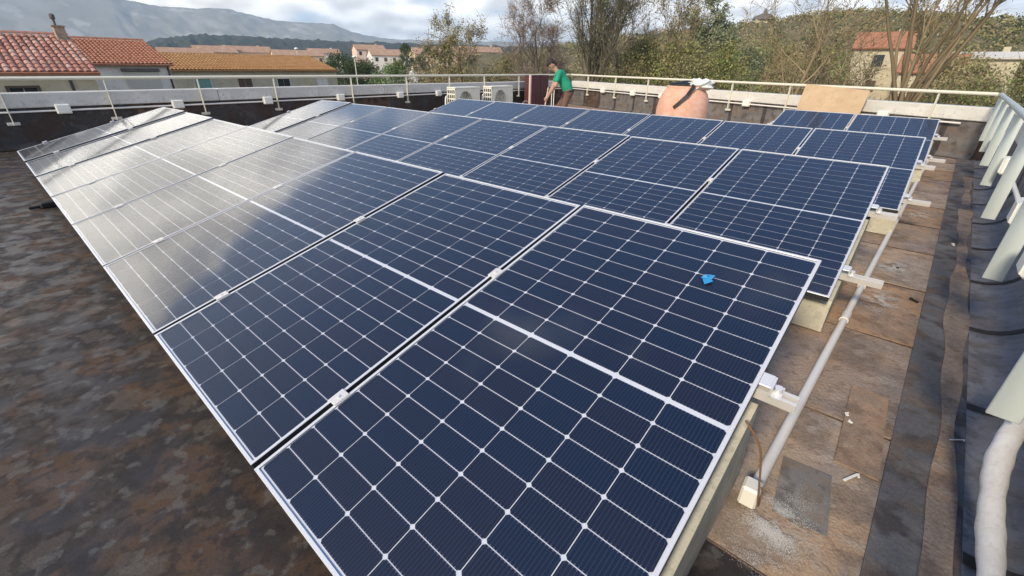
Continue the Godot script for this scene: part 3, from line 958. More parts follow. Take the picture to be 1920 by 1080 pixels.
# o: limbs, up (how steeply limbs rise), clear (bare share of the trunk), spread, lean, bark colour, twigs, twig width, twig colours, leaves, leaf size, leaf colours
func tree(called: String, label: String, at: Vector3, height: float, o: Dictionary, group := "") -> void:
	var t := thing(called, label, "tree", at, 0, group)
	var tr := MB.new()
	var cr := MB.new()
	var lean: Vector3 = o.get("lean", Vector3.ZERO)
	var clear: float = o.get("clear", 0.3)
	var bark: Color = o.get("bark", Color(0.12, 0.095, 0.07))
	var stems: int = o.get("stems", 1)
	for sidx in stems:
		var base := Vector3(rf(-0.3, 0.3), 0, rf(-0.3, 0.3)) * float(stems - 1)
		var h := height * (1.0 if sidx == 0 else rf(0.8, 1.0))
		var path := PackedVector3Array()
		var rad := PackedFloat32Array()
		var r0 := h * float(o.get("girth", 0.018))
		var p := base
		var d := (Vector3.UP + lean * 0.6 + rand_dir() * 0.1 + base * 0.25).normalized()
		for k in 9:
			path.append(p)
			rad.append(r0 * (1.0 - 0.10 * k) * (1.25 if k == 0 else 1.0))
			p += d * h * 0.82 / 8.0
			d = (d + rand_dir() * 0.10 + lean * 0.05).normalized()
		tr.col = bark
		tr.tube(path, rad, 7)
		var limbs: int = o.get("limbs", 9)
		for i in limbs:
			var f := clear + (1.0 - clear) * (i + rf(0.0, 0.8)) / limbs
			var ps := f * 8.0
			var k0 := mini(int(ps), 7)
			var q := path[k0].lerp(path[k0 + 1], ps - k0)
			var az := i * 2.4 + rf(-0.5, 0.5)
			var up: float = o.get("up", 0.7)
			var ld := (Vector3(cos(az), 0, sin(az)) + Vector3.UP * up * rf(0.7, 1.3) + lean * 0.7).normalized()
			var ll := h * float(o.get("spread", 0.36)) * (1.15 - 0.55 * f) * rf(0.8, 1.2)
			limb(tr, cr, q, ld, ll, rad[k0] * 0.5, 1, o)
	part("trunk", tr, M.bark, t)
	if cr.v.size() > 0:
		part("crown", cr, M.leaf, t)

func limb(tr: MB, cr: MB, p: Vector3, d: Vector3, l: float, r: float, level: int, o: Dictionary) -> void:
	var path := PackedVector3Array([p])
	var rad := PackedFloat32Array([r])
	var n := 4 if level < 3 else 2
	var q := p
	var dd := d
	for k in n:
		q += dd * l / n
		dd = (dd + rand_dir() * 0.22 + Vector3.UP * float(o.get("curl", 0.10))).normalized()
		path.append(q)
		rad.append(maxf(r * (1.0 - 0.8 * (k + 1) / n), 0.006))
	var vary := rf(0.8, 1.2)
	var bark: Color = o.get("bark", Color(0.12, 0.095, 0.07))
	tr.col = Color(bark.r * vary, bark.g * vary, bark.b * vary) * 1.25
	tr.tube(path, rad, 5 if level == 1 else (4 if level == 2 else 3), false)
	if level < 3:
		var kids: int = o.get("kids", 5)
		for i in kids:
			var f := rf(0.25, 1.0)
			var k0 := mini(int(f * n), n - 1)
			var s := path[k0].lerp(path[k0 + 1], f * n - k0)
			var out := (dd + rand_dir() * float(o.get("fan", 0.75)) + Vector3.UP * 0.15).normalized()
			limb(tr, cr, s, out, l * rf(0.42, 0.68), rad[k0] * 0.6, level + 1, o)
	else:
		var tc: Array = o.get("twig_colors", [bark])
		for i in int(o.get("twigs", 6)):
			cr.col = tc[rng.randi() % tc.size()] * 1.45
			var s := p.lerp(q, rf(0.2, 1.0))
			twig(cr, s, (dd + rand_dir() * 0.9).normalized(), l * rf(0.6, 1.3), float(o.get("twig_w", 0.012)))
		if o.has("leaf_colors"):
			var nl: int = o.get("leaves", 10)
			for i in nl:
				leaf(cr, p.lerp(q, rf(0.1, 1.2)) + rand_dir() * l * rf(0.0, 0.7), float(o.get("leaf", 0.12)), o.leaf_colors)

func bush(called: String, label: String, at: Vector3, size: Vector3, clumps: int, per: int, lf: float, cols: Array, group := "") -> void:
	# stems from the ground up to ragged clumps of leaves
	var t := thing(called, label, "bush", at, 0, group)
	var tr := MB.new()
	var cr := MB.new()
	tr.col = Color(0.13, 0.10, 0.07)
	for i in clumps:
		var d := rand_dir()
		d.y = absf(d.y) * 1.1 - 0.25
		var rr := pow(rf(0.15, 1.0), 0.45)
		var c := Vector3(d.x * size.x * 0.5, size.y * 0.55 + d.y * size.y * 0.42, d.z * size.z * 0.5) * Vector3(rr, 1, rr)
		if i % 3 == 0:
			var mid := Vector3(c.x * 0.4, c.y * 0.45, c.z * 0.4) + rand_dir() * 0.2
			tr.tube(PackedVector3Array([Vector3(c.x * 0.15, 0, c.z * 0.15), mid, c]), PackedFloat32Array([0.06, 0.04, 0.012]), 4, false)
		var cs := size.x * rf(0.07, 0.15)
		var base: Color = cols[rng.randi() % cols.size()]
		var local := [base, base, cols[rng.randi() % cols.size()]]
		for k in 3:
			cr.col = Color(0.15, 0.12, 0.08)
			twig(cr, c, (d + rand_dir() * 0.7).normalized(), cs * rf(1.2, 2.4), 0.012)
		for k in per:
			leaf(cr, c + rand_dir() * cs * pow(rf(0, 1), 0.5) * Vector3(1.0, 0.8, 1.0).length() * 0.75, lf, local)
	part("trunk", tr, M.bark, t)
	part("crown", cr, M.leaf, t)

func vegetation() -> void:
	var olive := [Color(0.115, 0.112, 0.045), Color(0.135, 0.125, 0.055), Color(0.095, 0.10, 0.038), Color(0.145, 0.120, 0.06)]
	var brown := [Color(0.145, 0.120, 0.068), Color(0.125, 0.108, 0.055), Color(0.165, 0.138, 0.085), Color(0.11, 0.105, 0.05)]
	var green := [Color(0.085, 0.112, 0.035), Color(0.105, 0.125, 0.042), Color(0.07, 0.095, 0.03), Color(0.125, 0.132, 0.045)]
	var darkg := [Color(0.028, 0.045, 0.018), Color(0.04, 0.058, 0.022), Color(0.02, 0.034, 0.014)]
	var greyg := [Color(0.09, 0.105, 0.06), Color(0.07, 0.09, 0.05), Color(0.12, 0.125, 0.075)]
	var purple := [Color(0.19, 0.15, 0.13), Color(0.22, 0.18, 0.15), Color(0.15, 0.12, 0.10)]
	var tan := [Color(0.225, 0.18, 0.11), Color(0.185, 0.15, 0.095), Color(0.26, 0.21, 0.135)]
	var right := "trees beyond the back wall"
	var G := GROUND
	tree("olive_tree", "bushy olive brown tree right of the far town", Vector3(24.0, G, -25.1), 9.9, {"limbs": 11, "clear": 0.3, "spread": 0.36, "up": 0.6, "kids": 5, "twigs": 4, "twig_w": 0.012, "twig_colors": purple, "leaves": 34, "leaf": 0.13, "leaf_colors": olive + brown}, right)
	tree("bare_tree", "bare mauve grey tree with fine twigs right of the olive tree", Vector3(29.3, G, -23.8), 11.4, {"limbs": 12, "clear": 0.3, "spread": 0.30, "up": 1.2, "kids": 6, "twigs": 10, "twig_w": 0.011, "twig_colors": purple, "bark": Color(0.16, 0.13, 0.11), "leaves": 2, "leaf": 0.12, "leaf_colors": brown}, right)
	tree("bare_tree", "tall dark bare tree with two upright stems behind the worker", Vector3(25.1, G, -16.0), 13.0, {"stems": 2, "limbs": 12, "clear": 0.42, "spread": 0.27, "up": 2.4, "kids": 5, "twigs": 7, "fan": 0.5, "twig_w": 0.010, "twig_colors": [Color(0.10, 0.09, 0.06), Color(0.14, 0.12, 0.085)], "bark": Color(0.085, 0.075, 0.055), "leaves": 3, "leaf": 0.11, "leaf_colors": greyg}, right)
	tree("bare_tree", "bare tree with grey green tips right of the tall dark one", Vector3(31.6, G, -17.0), 12.3, {"limbs": 12, "clear": 0.45, "spread": 0.28, "up": 1.6, "kids": 5, "twigs": 7, "twig_w": 0.012, "twig_colors": purple, "bark": Color(0.13, 0.11, 0.085), "leaves": 5, "leaf": 0.13, "leaf_colors": greyg}, right)
	tree("bare_tree", "thin bare tree above the green bushes in the middle", Vector3(32.6, G, -14.7), 12.0, {"limbs": 10, "clear": 0.5, "spread": 0.25, "up": 1.5, "kids": 5, "twigs": 6, "twig_w": 0.012, "twig_colors": tan, "bark": Color(0.15, 0.12, 0.085), "leaves": 6, "leaf": 0.13, "leaf_colors": olive}, right)
	tree("pine_tree", "round grey green pine standing clear against the sky", Vector3(56.2, G, -20.4), 13.6, {"stems": 2, "limbs": 9, "clear": 0.62, "spread": 0.24, "up": 0.9, "kids": 5, "twigs": 3, "leaves": 24, "leaf": 0.26, "leaf_colors": greyg, "bark": Color(0.11, 0.09, 0.07)}, right)
	tree("bare_tree", "bare tan tree with pale trunk left of the cardboard", Vector3(21.3, G, -4.4), 10.6, {"limbs": 12, "clear": 0.42, "spread": 0.30, "up": 1.1, "kids": 4, "twigs": 6, "twig_w": 0.007, "twig_colors": tan, "bark": Color(0.24, 0.19, 0.12), "girth": 0.016, "leaves": 2, "leaf": 0.09, "leaf_colors": brown}, right)
	tree("bare_tree", "dense bare brown tree above the cardboard", Vector3(25.6, G, -3.4), 9.2, {"stems": 2, "limbs": 12, "clear": 0.35, "spread": 0.30, "up": 0.9, "kids": 4, "twigs": 6, "twig_w": 0.008, "twig_colors": brown, "bark": Color(0.15, 0.12, 0.08), "leaves": 4, "leaf": 0.10, "leaf_colors": brown}, right)
	fan_tree("fan shaped tree with many ochre limbs rising from one base", Vector3(17.8, G, -0.5), 10.0, 14, 0.42, Vector3(0.0, 0, 0.02), tan, olive, right)
	fan_tree("leaning tree with bare limbs reaching right at the roof corner", Vector3(15.8, G, 0.2), 9.2, 8, 0.34, Vector3(0.05, 0, 0.42), [Color(0.13, 0.10, 0.07), Color(0.17, 0.13, 0.085)], brown, right)
	var bg := "bushes beyond the back wall"
	bush("bush", "olive brown bush below the bare mauve tree", Vector3(31.3, G, -27.6), Vector3(5.5, 8.2, 4.5), 121, 57, 0.16, olive, bg)
	bush("bush", "brown bush just left of the worker's head", Vector3(34.0, G, -25.9), Vector3(6.0, 8.2, 4.5), 121, 57, 0.16, brown, bg)
	bush("bush", "dark green bush right of the worker", Vector3(23.3, G, -13.2), Vector3(3.0, 7.0, 3.0), 81, 68, 0.12, darkg + green, bg)
	bush("bush", "olive bush with a dark crest right of the tall bare tree", Vector3(26.6, G, -13.3), Vector3(4.6, 8.9, 4.0), 148, 61, 0.12, olive + darkg, bg)
	bush("bush", "large tan and olive bush behind the terracotta pot", Vector3(25.7, G, -10.6), Vector3(4.8, 8.7, 4.0), 148, 61, 0.12, olive + green + brown, bg)
	bush("bush", "bright green bush right of the terracotta pot", Vector3(28.3, G, -9.3), Vector3(4.8, 8.8, 4.0), 148, 61, 0.12, green + green + olive, bg)
	bush("bush", "distant grey green bush right of the bright green one", Vector3(40.3, G, -11.5), Vector3(5.5, 9.0, 4.5), 108, 61, 0.17, greyg, bg)
	bush("bush", "low green bush right behind the rail left of the cardboard", Vector3(19.2, G, -4.5), Vector3(3.4, 6.6, 2.6), 108, 61, 0.09, green + olive, bg)
	bush("bush", "low olive bush right behind the rail above the pot", Vector3(18.9, G, -6.5), Vector3(3.6, 6.5, 2.8), 108, 61, 0.09, olive + green, bg)
	bush("bush", "low brown bush right behind the rail left of the pot", Vector3(19.8, G, -9.0), Vector3(3.8, 6.5, 2.8), 108, 61, 0.10, olive + green + brown, bg)
	bush("bush", "brown thicket behind the cardboard", Vector3(23.5, G, -3.4), Vector3(3.2, 7.0, 2.6), 108, 57, 0.10, brown + darkg, bg)
	bush("bush", "low green bush below the red roofed house", Vector3(18.9, G, -2.3), Vector3(2.6, 6.3, 2.2), 94, 57, 0.09, green + olive, bg)
	bush("bush", "dark low bush by the roof corner", Vector3(15.8, G, 0.95), Vector3(1.8, 5.9, 1.6), 81, 57, 0.06, darkg + green, bg)
	bush("bush", "grey green bush at the right edge beyond the corner", Vector3(14.6, G, 1.55), Vector3(2.6, 7.7, 2.2), 121, 64, 0.06, greyg + green, bg)
	bush("bush", "pale bush behind the fan shaped tree", Vector3(29.8, G, 1.6), Vector3(4.4, 7.0, 3.0), 94, 57, 0.13, brown + greyg, bg)
	bush("bush", "brown bush between the bare tree and the red roofed house", Vector3(30.4, G, -5.0), Vector3(4.0, 7.4, 3.2), 108, 57, 0.13, brown, bg)
	bush("bush", "olive bush far behind the bare tan tree", Vector3(36.0, G, -7.6), Vector3(6.0, 8.8, 4.0), 121, 57, 0.16, olive + brown, bg)
	bush("bush", "tangled brown bush behind the leaning tree", Vector3(24.0, G, 0.9), Vector3(4.2, 7.4, 3.0), 90, 60, 0.11, olive + green + brown, bg)
	bush("bush", "olive brush on the slope behind the far right house", Vector3(60.0, G, 1.0), Vector3(12.0, 8.6, 6.0), 120, 60, 0.26, olive + brown, bg)
	bush("bush", "brown scrub left of the red roofed house", Vector3(58.0, G, -9.5), Vector3(10.0, 9.2, 6.0), 120, 60, 0.26, olive + green + brown, bg)
	bush("bush", "green scrub on the slope behind the bright green bush", Vector3(62.0, G, -16.0), Vector3(12.0, 9.8, 6.0), 120, 60, 0.28, green + olive, bg)
	bush("bush", "olive scrub on the slope behind the bare mauve tree", Vector3(58.0, G, -30.0), Vector3(14.0, 10.5, 6.0), 120, 60, 0.28, olive + brown, bg)
	# scrub over the hill, one mass from here
	var sc := MB.new()
	var hillside := [Vector3(124.2, 6.0, -100.5), Vector3(142, 9.7, -73.2), Vector3(152.1, 12.2, -48.8), Vector3(157.1, 14.5, -29.1), Vector3(159, 14.5, -15.5), Vector3(159.8, 12.6, -0.9), Vector3(159.2, 11.4, 13.2), Vector3(158, 10.7, 23.7)]
	var scols := olive + brown + darkg + [Color(0.13, 0.10, 0.06)]
	for i in 1500:
		var f := rng.randf() * 6.99
		var cr0: Vector3 = hillside[int(f)].lerp(hillside[int(f) + 1], f - int(f))
		var t := pow(rng.randf(), 0.6)
		var away := Vector3(cr0.x, 0, cr0.z).normalized()
		var q := cr0 - away * 60.0 * (1.0 - t)
		q.y = GROUND - 1.0 + (cr0.y - GROUND + 1.0) * smoothstep(0.0, 1.0, t) + rf(-0.6, 0.6)
		var r := rf(0.7, 2.2)
		var c0: Color = scols[rng.randi() % scols.size()]
		for k in 40:
			leaf(sc, q + rand_dir() * r * Vector3(1, 0.7, 1) * pow(rng.randf(), 0.4), 0.55, [c0, c0, scols[rng.randi() % scols.size()]])
	tag(part("hill_scrub", sc, M.leaf, self), "low brown and green scrub covering the hill on the right", "scrub", "", "stuff")
	var lf := "trees and bushes near the far town"
	bush("dark_tree", "dark evergreen tree at the right end of the ochre roof", Vector3(29.6, G, -51.9), Vector3(6.0, 8.3, 5.0), 121, 57, 0.20, darkg, lf)
	bush("dark_tree", "dark tree just left of the nearer street lamp", Vector3(33.0, G, -53.0), Vector3(5.0, 7.6, 4.0), 108, 57, 0.20, darkg, lf)
	bush("bush", "soft green bush above the rail right of the lamps", Vector3(25.6, G, -37.1), Vector3(4.6, 7.2, 3.6), 108, 61, 0.14, [Color(0.075, 0.115, 0.05), Color(0.095, 0.135, 0.06), Color(0.06, 0.095, 0.04)], lf)
	bush("bush", "small dark green bush in the gap right of the soft green one", Vector3(36.0, G, -50.2), Vector3(2.4, 7.8, 2.2), 67, 51, 0.17, darkg + green, lf)
	bush("bush", "round brown bush in front of the cream far house", Vector3(44.2, G, -56.6), Vector3(2.9, 8.5, 2.4), 67, 51, 0.19, [Color(0.10, 0.085, 0.055), Color(0.08, 0.075, 0.045)], lf)
	bush("bush", "white flowering bush above the rail", Vector3(33.0, G, -43.4), Vector3(1.9, 6.7, 1.6), 54, 51, 0.12, [Color(0.72, 0.70, 0.60), Color(0.62, 0.62, 0.52), Color(0.15, 0.16, 0.08)], lf)
	bush("bush", "grey green bush left of the olive brown tree", Vector3(28.5, G, -34.0), Vector3(4.6, 6.9, 3.6), 94, 57, 0.14, greyg + green, lf)
	bush("bush", "low brown bush under the olive brown tree", Vector3(27.0, G, -30.0), Vector3(5.0, 7.2, 3.6), 108, 57, 0.14, olive + brown, lf)
	bush("pine_tree", "left one of the small far pines on the skyline", Vector3(77.5, G, -104.1), Vector3(4.5, 12.0, 4.0), 67, 51, 0.32, darkg, lf)
	bush("pine_tree", "middle one of the small far pines on the skyline", Vector3(85.5, G, -105.6), Vector3(4.5, 12.0, 4.0), 67, 51, 0.32, darkg, lf)
	bush("pine_tree", "right one of the small far pines beside the olive brown tree", Vector3(62.3, G, -71.4), Vector3(3.0, 11.2, 3.0), 67, 51, 0.26, darkg, lf)

func fan_tree(label: String, at: Vector3, height: float, stems: int, open: float, lean: Vector3, bark: Array, cols: Array, group: String) -> void:
	var t := thing("fan_tree", label, "tree", at, 0, group)
	var tr := MB.new()
	var cr := MB.new()
	tr.col = bark[0]
	var fork := Vector3(lean.x * 2.0, height * 0.60, lean.z * 2.0)
	tr.tube(PackedVector3Array([Vector3.ZERO, fork * 0.5, fork]), PackedFloat32Array([0.26, 0.20, 0.15]), 8)
	for i in stems:
		var az := TAU * i / stems + rf(-0.2, 0.2)
		var d := (Vector3(cos(az) * open, 1.0, sin(az) * open) * 1.0 + lean * rf(0.8, 2.4)).normalized()
		var l := height * rf(0.36, 0.52)
		var p := fork + Vector3(0, -rf(0.0, 1.2), 0)
		var path := PackedVector3Array([p])
		var rad := PackedFloat32Array([0.062])
		var q := p
		for k in 6:
			q += d * l / 6.0
			d = (d + rand_dir() * 0.16 + Vector3.UP * 0.02).normalized()
			path.append(q)
			rad.append(0.062 * (1.0 - 0.13 * (k + 1)))
		tr.col = bark[i % bark.size()]
		tr.tube(path, rad, 6, false)
		for k in 5:
			var f := rf(0.5, 1.0)
			var k0 := mini(int(f * 6), 5)
			var s := path[k0].lerp(path[k0 + 1], f * 6 - k0)
			limb(tr, cr, s, (d + rand_dir() * 0.6).normalized(), l * rf(0.14, 0.30), 0.022, 2, {"kids": 4, "twigs": 6, "twig_w": 0.006, "twig_colors": bark, "bark": bark[0], "leaves": 4, "leaf": 0.08, "leaf_colors": cols})
	part("trunk", tr, M.bark, t)
	part("crown", cr, M.leaf, t)

# ---------------------------------------------------------------- solar rows
func row_basis() -> Basis:
	return Basis(Vector3(cos(TILT), sin(TILT), 0), Vector3(-sin(TILT), cos(TILT), 0), Vector3(0, 0, 1))

const CELL_W := 0.1810      # along the row
const CELL_L := 0.0894      # up the slope
const PITCH_W := 0.1840
const PITCH_L := 0.0925

func cell_shape() -> MB:
	var b := MB.new()
	var hx := CELL_L * 0.5
	var hz := CELL_W * 0.5
	var k := 0.007
	var o := [Vector2(-hx + k, -hz), Vector2(hx - k, -hz), Vector2(hx, -hz + k), Vector2(hx, hz - k), Vector2(hx - k, hz), Vector2(-hx + k, hz), Vector2(-hx, hz - k), Vector2(-hx, -hz + k)]
	var k0 := b.v.size()
	for p in o:
		b.v.append(Vector3(p.x, 0.0006, p.y)); b.n.append(Vector3.UP); b.c.append(Color.WHITE); b.uv.append(Vector2(p.y / CELL_W + 0.5, p.x / CELL_L + 0.5))
	for i in range(1, 7):
		b.ix.append(k0); b.ix.append(k0 + i); b.ix.append(k0 + i + 1)
	for i in 8:
		var p: Vector2 = o[i]
		var q: Vector2 = o[(i + 1) % 8]
		b.quad(Vector3(q.x, 0, q.y), Vector3(p.x, 0, p.y), Vector3(p.x, 0.0006, p.y), Vector3(q.x, 0.0006, q.y))
	return b

func cell_spot(i: int, j: int) -> Vector3:   # i up the slope 0..19, j along 0..5
	var mid := 0.0075 if i >= 10 else -0.0075
	return Vector3(PL * 0.5 + (i - 9.5) * PITCH_L + mid, -0.0056, (j - 2.5) * PITCH_W)

func solar_rows() -> void:
	var names := ["front row", "second row", "third row", "short back row"]
	var order := ["nearest", "second", "third", "fourth", "fifth", "sixth", "seventh", "farthest"]
	var cs := cell_shape()
	var shared := cs.mesh()
	var lip := 0.011
	# shapes shared by all panels
	var fr_long := MB.new()
	fr_long.box(Vector3(PL / 2, -0.0192, 0), Vector3(PL, 0.0316, lip), Basis.IDENTITY, 0.0012)
	var lip_long := MB.new()
	lip_long.box(Vector3(PL / 2, -0.0017, 0), Vector3(PL + 0.0006, 0.0034, lip + 0.0006), Basis.IDENTITY, 0.0008)
	var fr_short := MB.new()
	fr_short.box(Vector3(0, -0.0192, 0), Vector3(lip, 0.0316, PW - 2 * lip - 0.0004), Basis.IDENTITY, 0.0012)
	var lip_short := MB.new()
	lip_short.box(Vector3(0, -0.0017, 0), Vector3(lip + 0.0006, 0.0034, PW - 2 * lip - 0.0010), Basis.IDENTITY, 0.0008)
	var ll := lip_long.mesh()
	var ls := lip_short.mesh()
	var back := MB.new()
	back.box(Vector3(PL / 2, -0.0090, 0), Vector3(PL - 2 * lip - 0.0004, 0.006, PW - 2 * lip - 0.0004))
	var pane := MB.new()
	var gx := PL / 2 - lip
	var gz := PW / 2 - lip
	pane.quad(Vector3(PL / 2 - gx, -0.002, gz), Vector3(PL / 2 + gx, -0.002, gz), Vector3(PL / 2 + gx, -0.002, -gz), Vector3(PL / 2 - gx, -0.002, -gz))
	var fl := fr_long.mesh()
	var fs := fr_short.mesh()
	var bk := back.mesh()
	var pn := pane.mesh()
	var joined: ArrayMesh = null
	var bas := row_basis()
	for r in 4:
		for i in ROW_N[r]:
			var which: String = order[i]
			if r == 2 and i == 6: which = "farthest"
			if r == 3: which = ["nearer", "farther"][i]
			var t := thing("solar_panel", "%s dark blue solar panel of the %s" % [which, names[r]], "solar panel", Vector3(ROW_X[r], LOW, ROW_Z[r] - (i + 0.5) * STEP), 0, "solar panels of the " + names[r])
			var jig := Basis(Vector3(0, 0, 1), rf(-0.0035, 0.0035)) * Basis(Vector3(1, 0, 0), rf(-0.003, 0.003))
			if r < 2 and i >= 6: jig = Basis(Vector3(1, 0, 0), [-0.012, -0.020][i - 6])   # the last two sit a little low at the far end
			t.basis = bas * jig
			for q in [Vector3(0, 0, PW / 2 - lip / 2), Vector3(0, 0, -PW / 2 + lip / 2)]:
				part("edge_lip", ll, M.alu, part("frame_bar", fl, M.frame_side, t, q))
			for q in [Vector3(lip / 2, 0, 0), Vector3(PL - lip / 2, 0, 0)]:
				part("edge_lip", ls, M.alu, part("frame_bar", fs, M.frame_side, t, q))
			part("backsheet", bk, M.backsheet, t)
			if i < [6, 5, 4, 2][r]:
				for a in 20:
					for b in 6:
						part("cell", shared, M.cells[(a * 7 + b * 5 + i * 3 + (a * b) % 4) % 3], t, cell_spot(a, b))
			else:
				if joined == null:
					var jb := MB.new()
					for a in 20:
						for b in 6:
							var k := jb.v.size()
							var s := cell_spot(a, b)
							for q in cs.v.size():
								jb.v.append(cs.v[q] + s); jb.n.append(cs.n[q]); jb.c.append(Color.WHITE); jb.uv.append(cs.uv[q])
							for q in cs.ix: jb.ix.append(k + q)
					joined = jb.mesh()
				part("cells", joined, M.cells[i % 3], t).set_meta("kind", "stuff")
			part("glass", pn, M.glass, t)
		mounting(r, names[r])

func mounting(r: int, called: String) -> void:
	var n: int = ROW_N[r]
	var t := thing("panel_mounting", "pale rails, clamps and concrete ballast wedges carrying the " + called, "mounting frame", Vector3(ROW_X[r], 0, ROW_Z[r]), 0, "mountings of the panel rows")
	var bas := row_basis()
	var o := Vector3(0, LOW, 0)
	for s in RAIL_S:
		var near: float = 0.10 if r == 0 else (0.20 if s < 0.5 else 0.15)
		var far := -n * STEP - 0.08
		var rl := MB.new()
		var cx: float = s * PL
		for q in [[-0.015, 0.012], [0.015, 0.012]]:
			rl.box(o + bas * Vector3(cx + q[0], -0.054, (near + far) / 2), Vector3(q[1], 0.036, near - far), bas)
		rl.box(o + bas * Vector3(cx, -0.066, (near + far) / 2), Vector3(0.018, 0.012, near - far), bas)
		part("rail", rl, M.alu_white, t)
		for i in range(1, n):
			var cl := MB.new()
			cl.box(o + bas * Vector3(cx, 0.0035, -i * STEP), Vector3(0.062, 0.006, 0.044), bas, 0.001)
			cl.box(o + bas * Vector3(cx, -0.018, -i * STEP), Vector3(0.05, 0.037, 0.012), bas)
			cl.tube(PackedVector3Array([o + bas * Vector3(cx, 0.006, -i * STEP), o + bas * Vector3(cx, 0.0115, -i * STEP)]), PackedFloat32Array([0.007, 0.007]), 6)
			part("clamp", cl, M.alu_white, t)
		for e in 2:
			var z := 0.014 if e == 0 else -n * STEP - 0.014 + 0.02
			var sg := 1.0 if e == 0 else -1.0
			var ec := MB.new()
			ec.box(o + bas * Vector3(cx, 0.0035, z - sg * 0.008), Vector3(0.055, 0.006, 0.034), bas, 0.001)
			ec.box(o + bas * Vector3(cx, -0.016, z + sg * 0.012), Vector3(0.055, 0.038, 0.006), bas)
			ec.box(o + bas * Vector3(cx, -0.032, z + sg * 0.026), Vector3(0.055, 0.006, 0.032), bas)
			ec.tube(PackedVector3Array([o + bas * Vector3(cx, -0.03, z + sg * 0.028), o + bas * Vector3(cx, -0.008, z + sg * 0.028)]), PackedFloat32Array([0.012, 0.012]), 6)
			part("end_clamp", ec, M.alu, t)
	# wedges of pale concrete
	var poly := PackedVector2Array([Vector2(0.10, 0.0), Vector2(1.27, 0.0), Vector2(1.285, 0.03), Vector2(1.165, 0.455), Vector2(1.145, 0.4735), Vector2(0.12, 0.2055), Vector2(0.10, 0.185)])
	var k := 0
	var z0 := 0.004
	while z0 > -n * STEP + 0.1:
		var w := MB.new()
		w.prism(poly, z0 - 0.2, z0)
		part("ballast_wedge", w, M.ballast, t, Vector3(0, 0.011, 0))
		for s in RAIL_S:
			var ri := MB.new()
			ri.box(o + bas * Vector3(s * PL, -0.0865, z0 - 0.1), Vector3(0.07, 0.03, 0.14), bas, 0.003)
			part("riser", ri, M.dark_metal, t)
		z0 -= STEP * 2.0 if k < n / 2 - 1 else STEP * 2.0 - 0.12
		k += 1

# ---------------------------------------------------------------- things on the roof
func curve(pts: Array, steps := 8) -> PackedVector3Array:   # smooth line through points
	var out := PackedVector3Array()
	for i in pts.size() - 1:
		var p0: Vector3 = pts[maxi(i - 1, 0)]
		var p1: Vector3 = pts[i]
		var p2: Vector3 = pts[i + 1]
		var p3: Vector3 = pts[mini(i + 2, pts.size() - 1)]
		for k in steps:
			out.append(p1.cubic_interpolate(p2, p0, p3, float(k) / steps))
	out.append(pts[-1])
	return out

func same(r: float, n: int) -> PackedFloat32Array:
	var a := PackedFloat32Array()
	a.resize(n)
	a.fill(r)
	return a

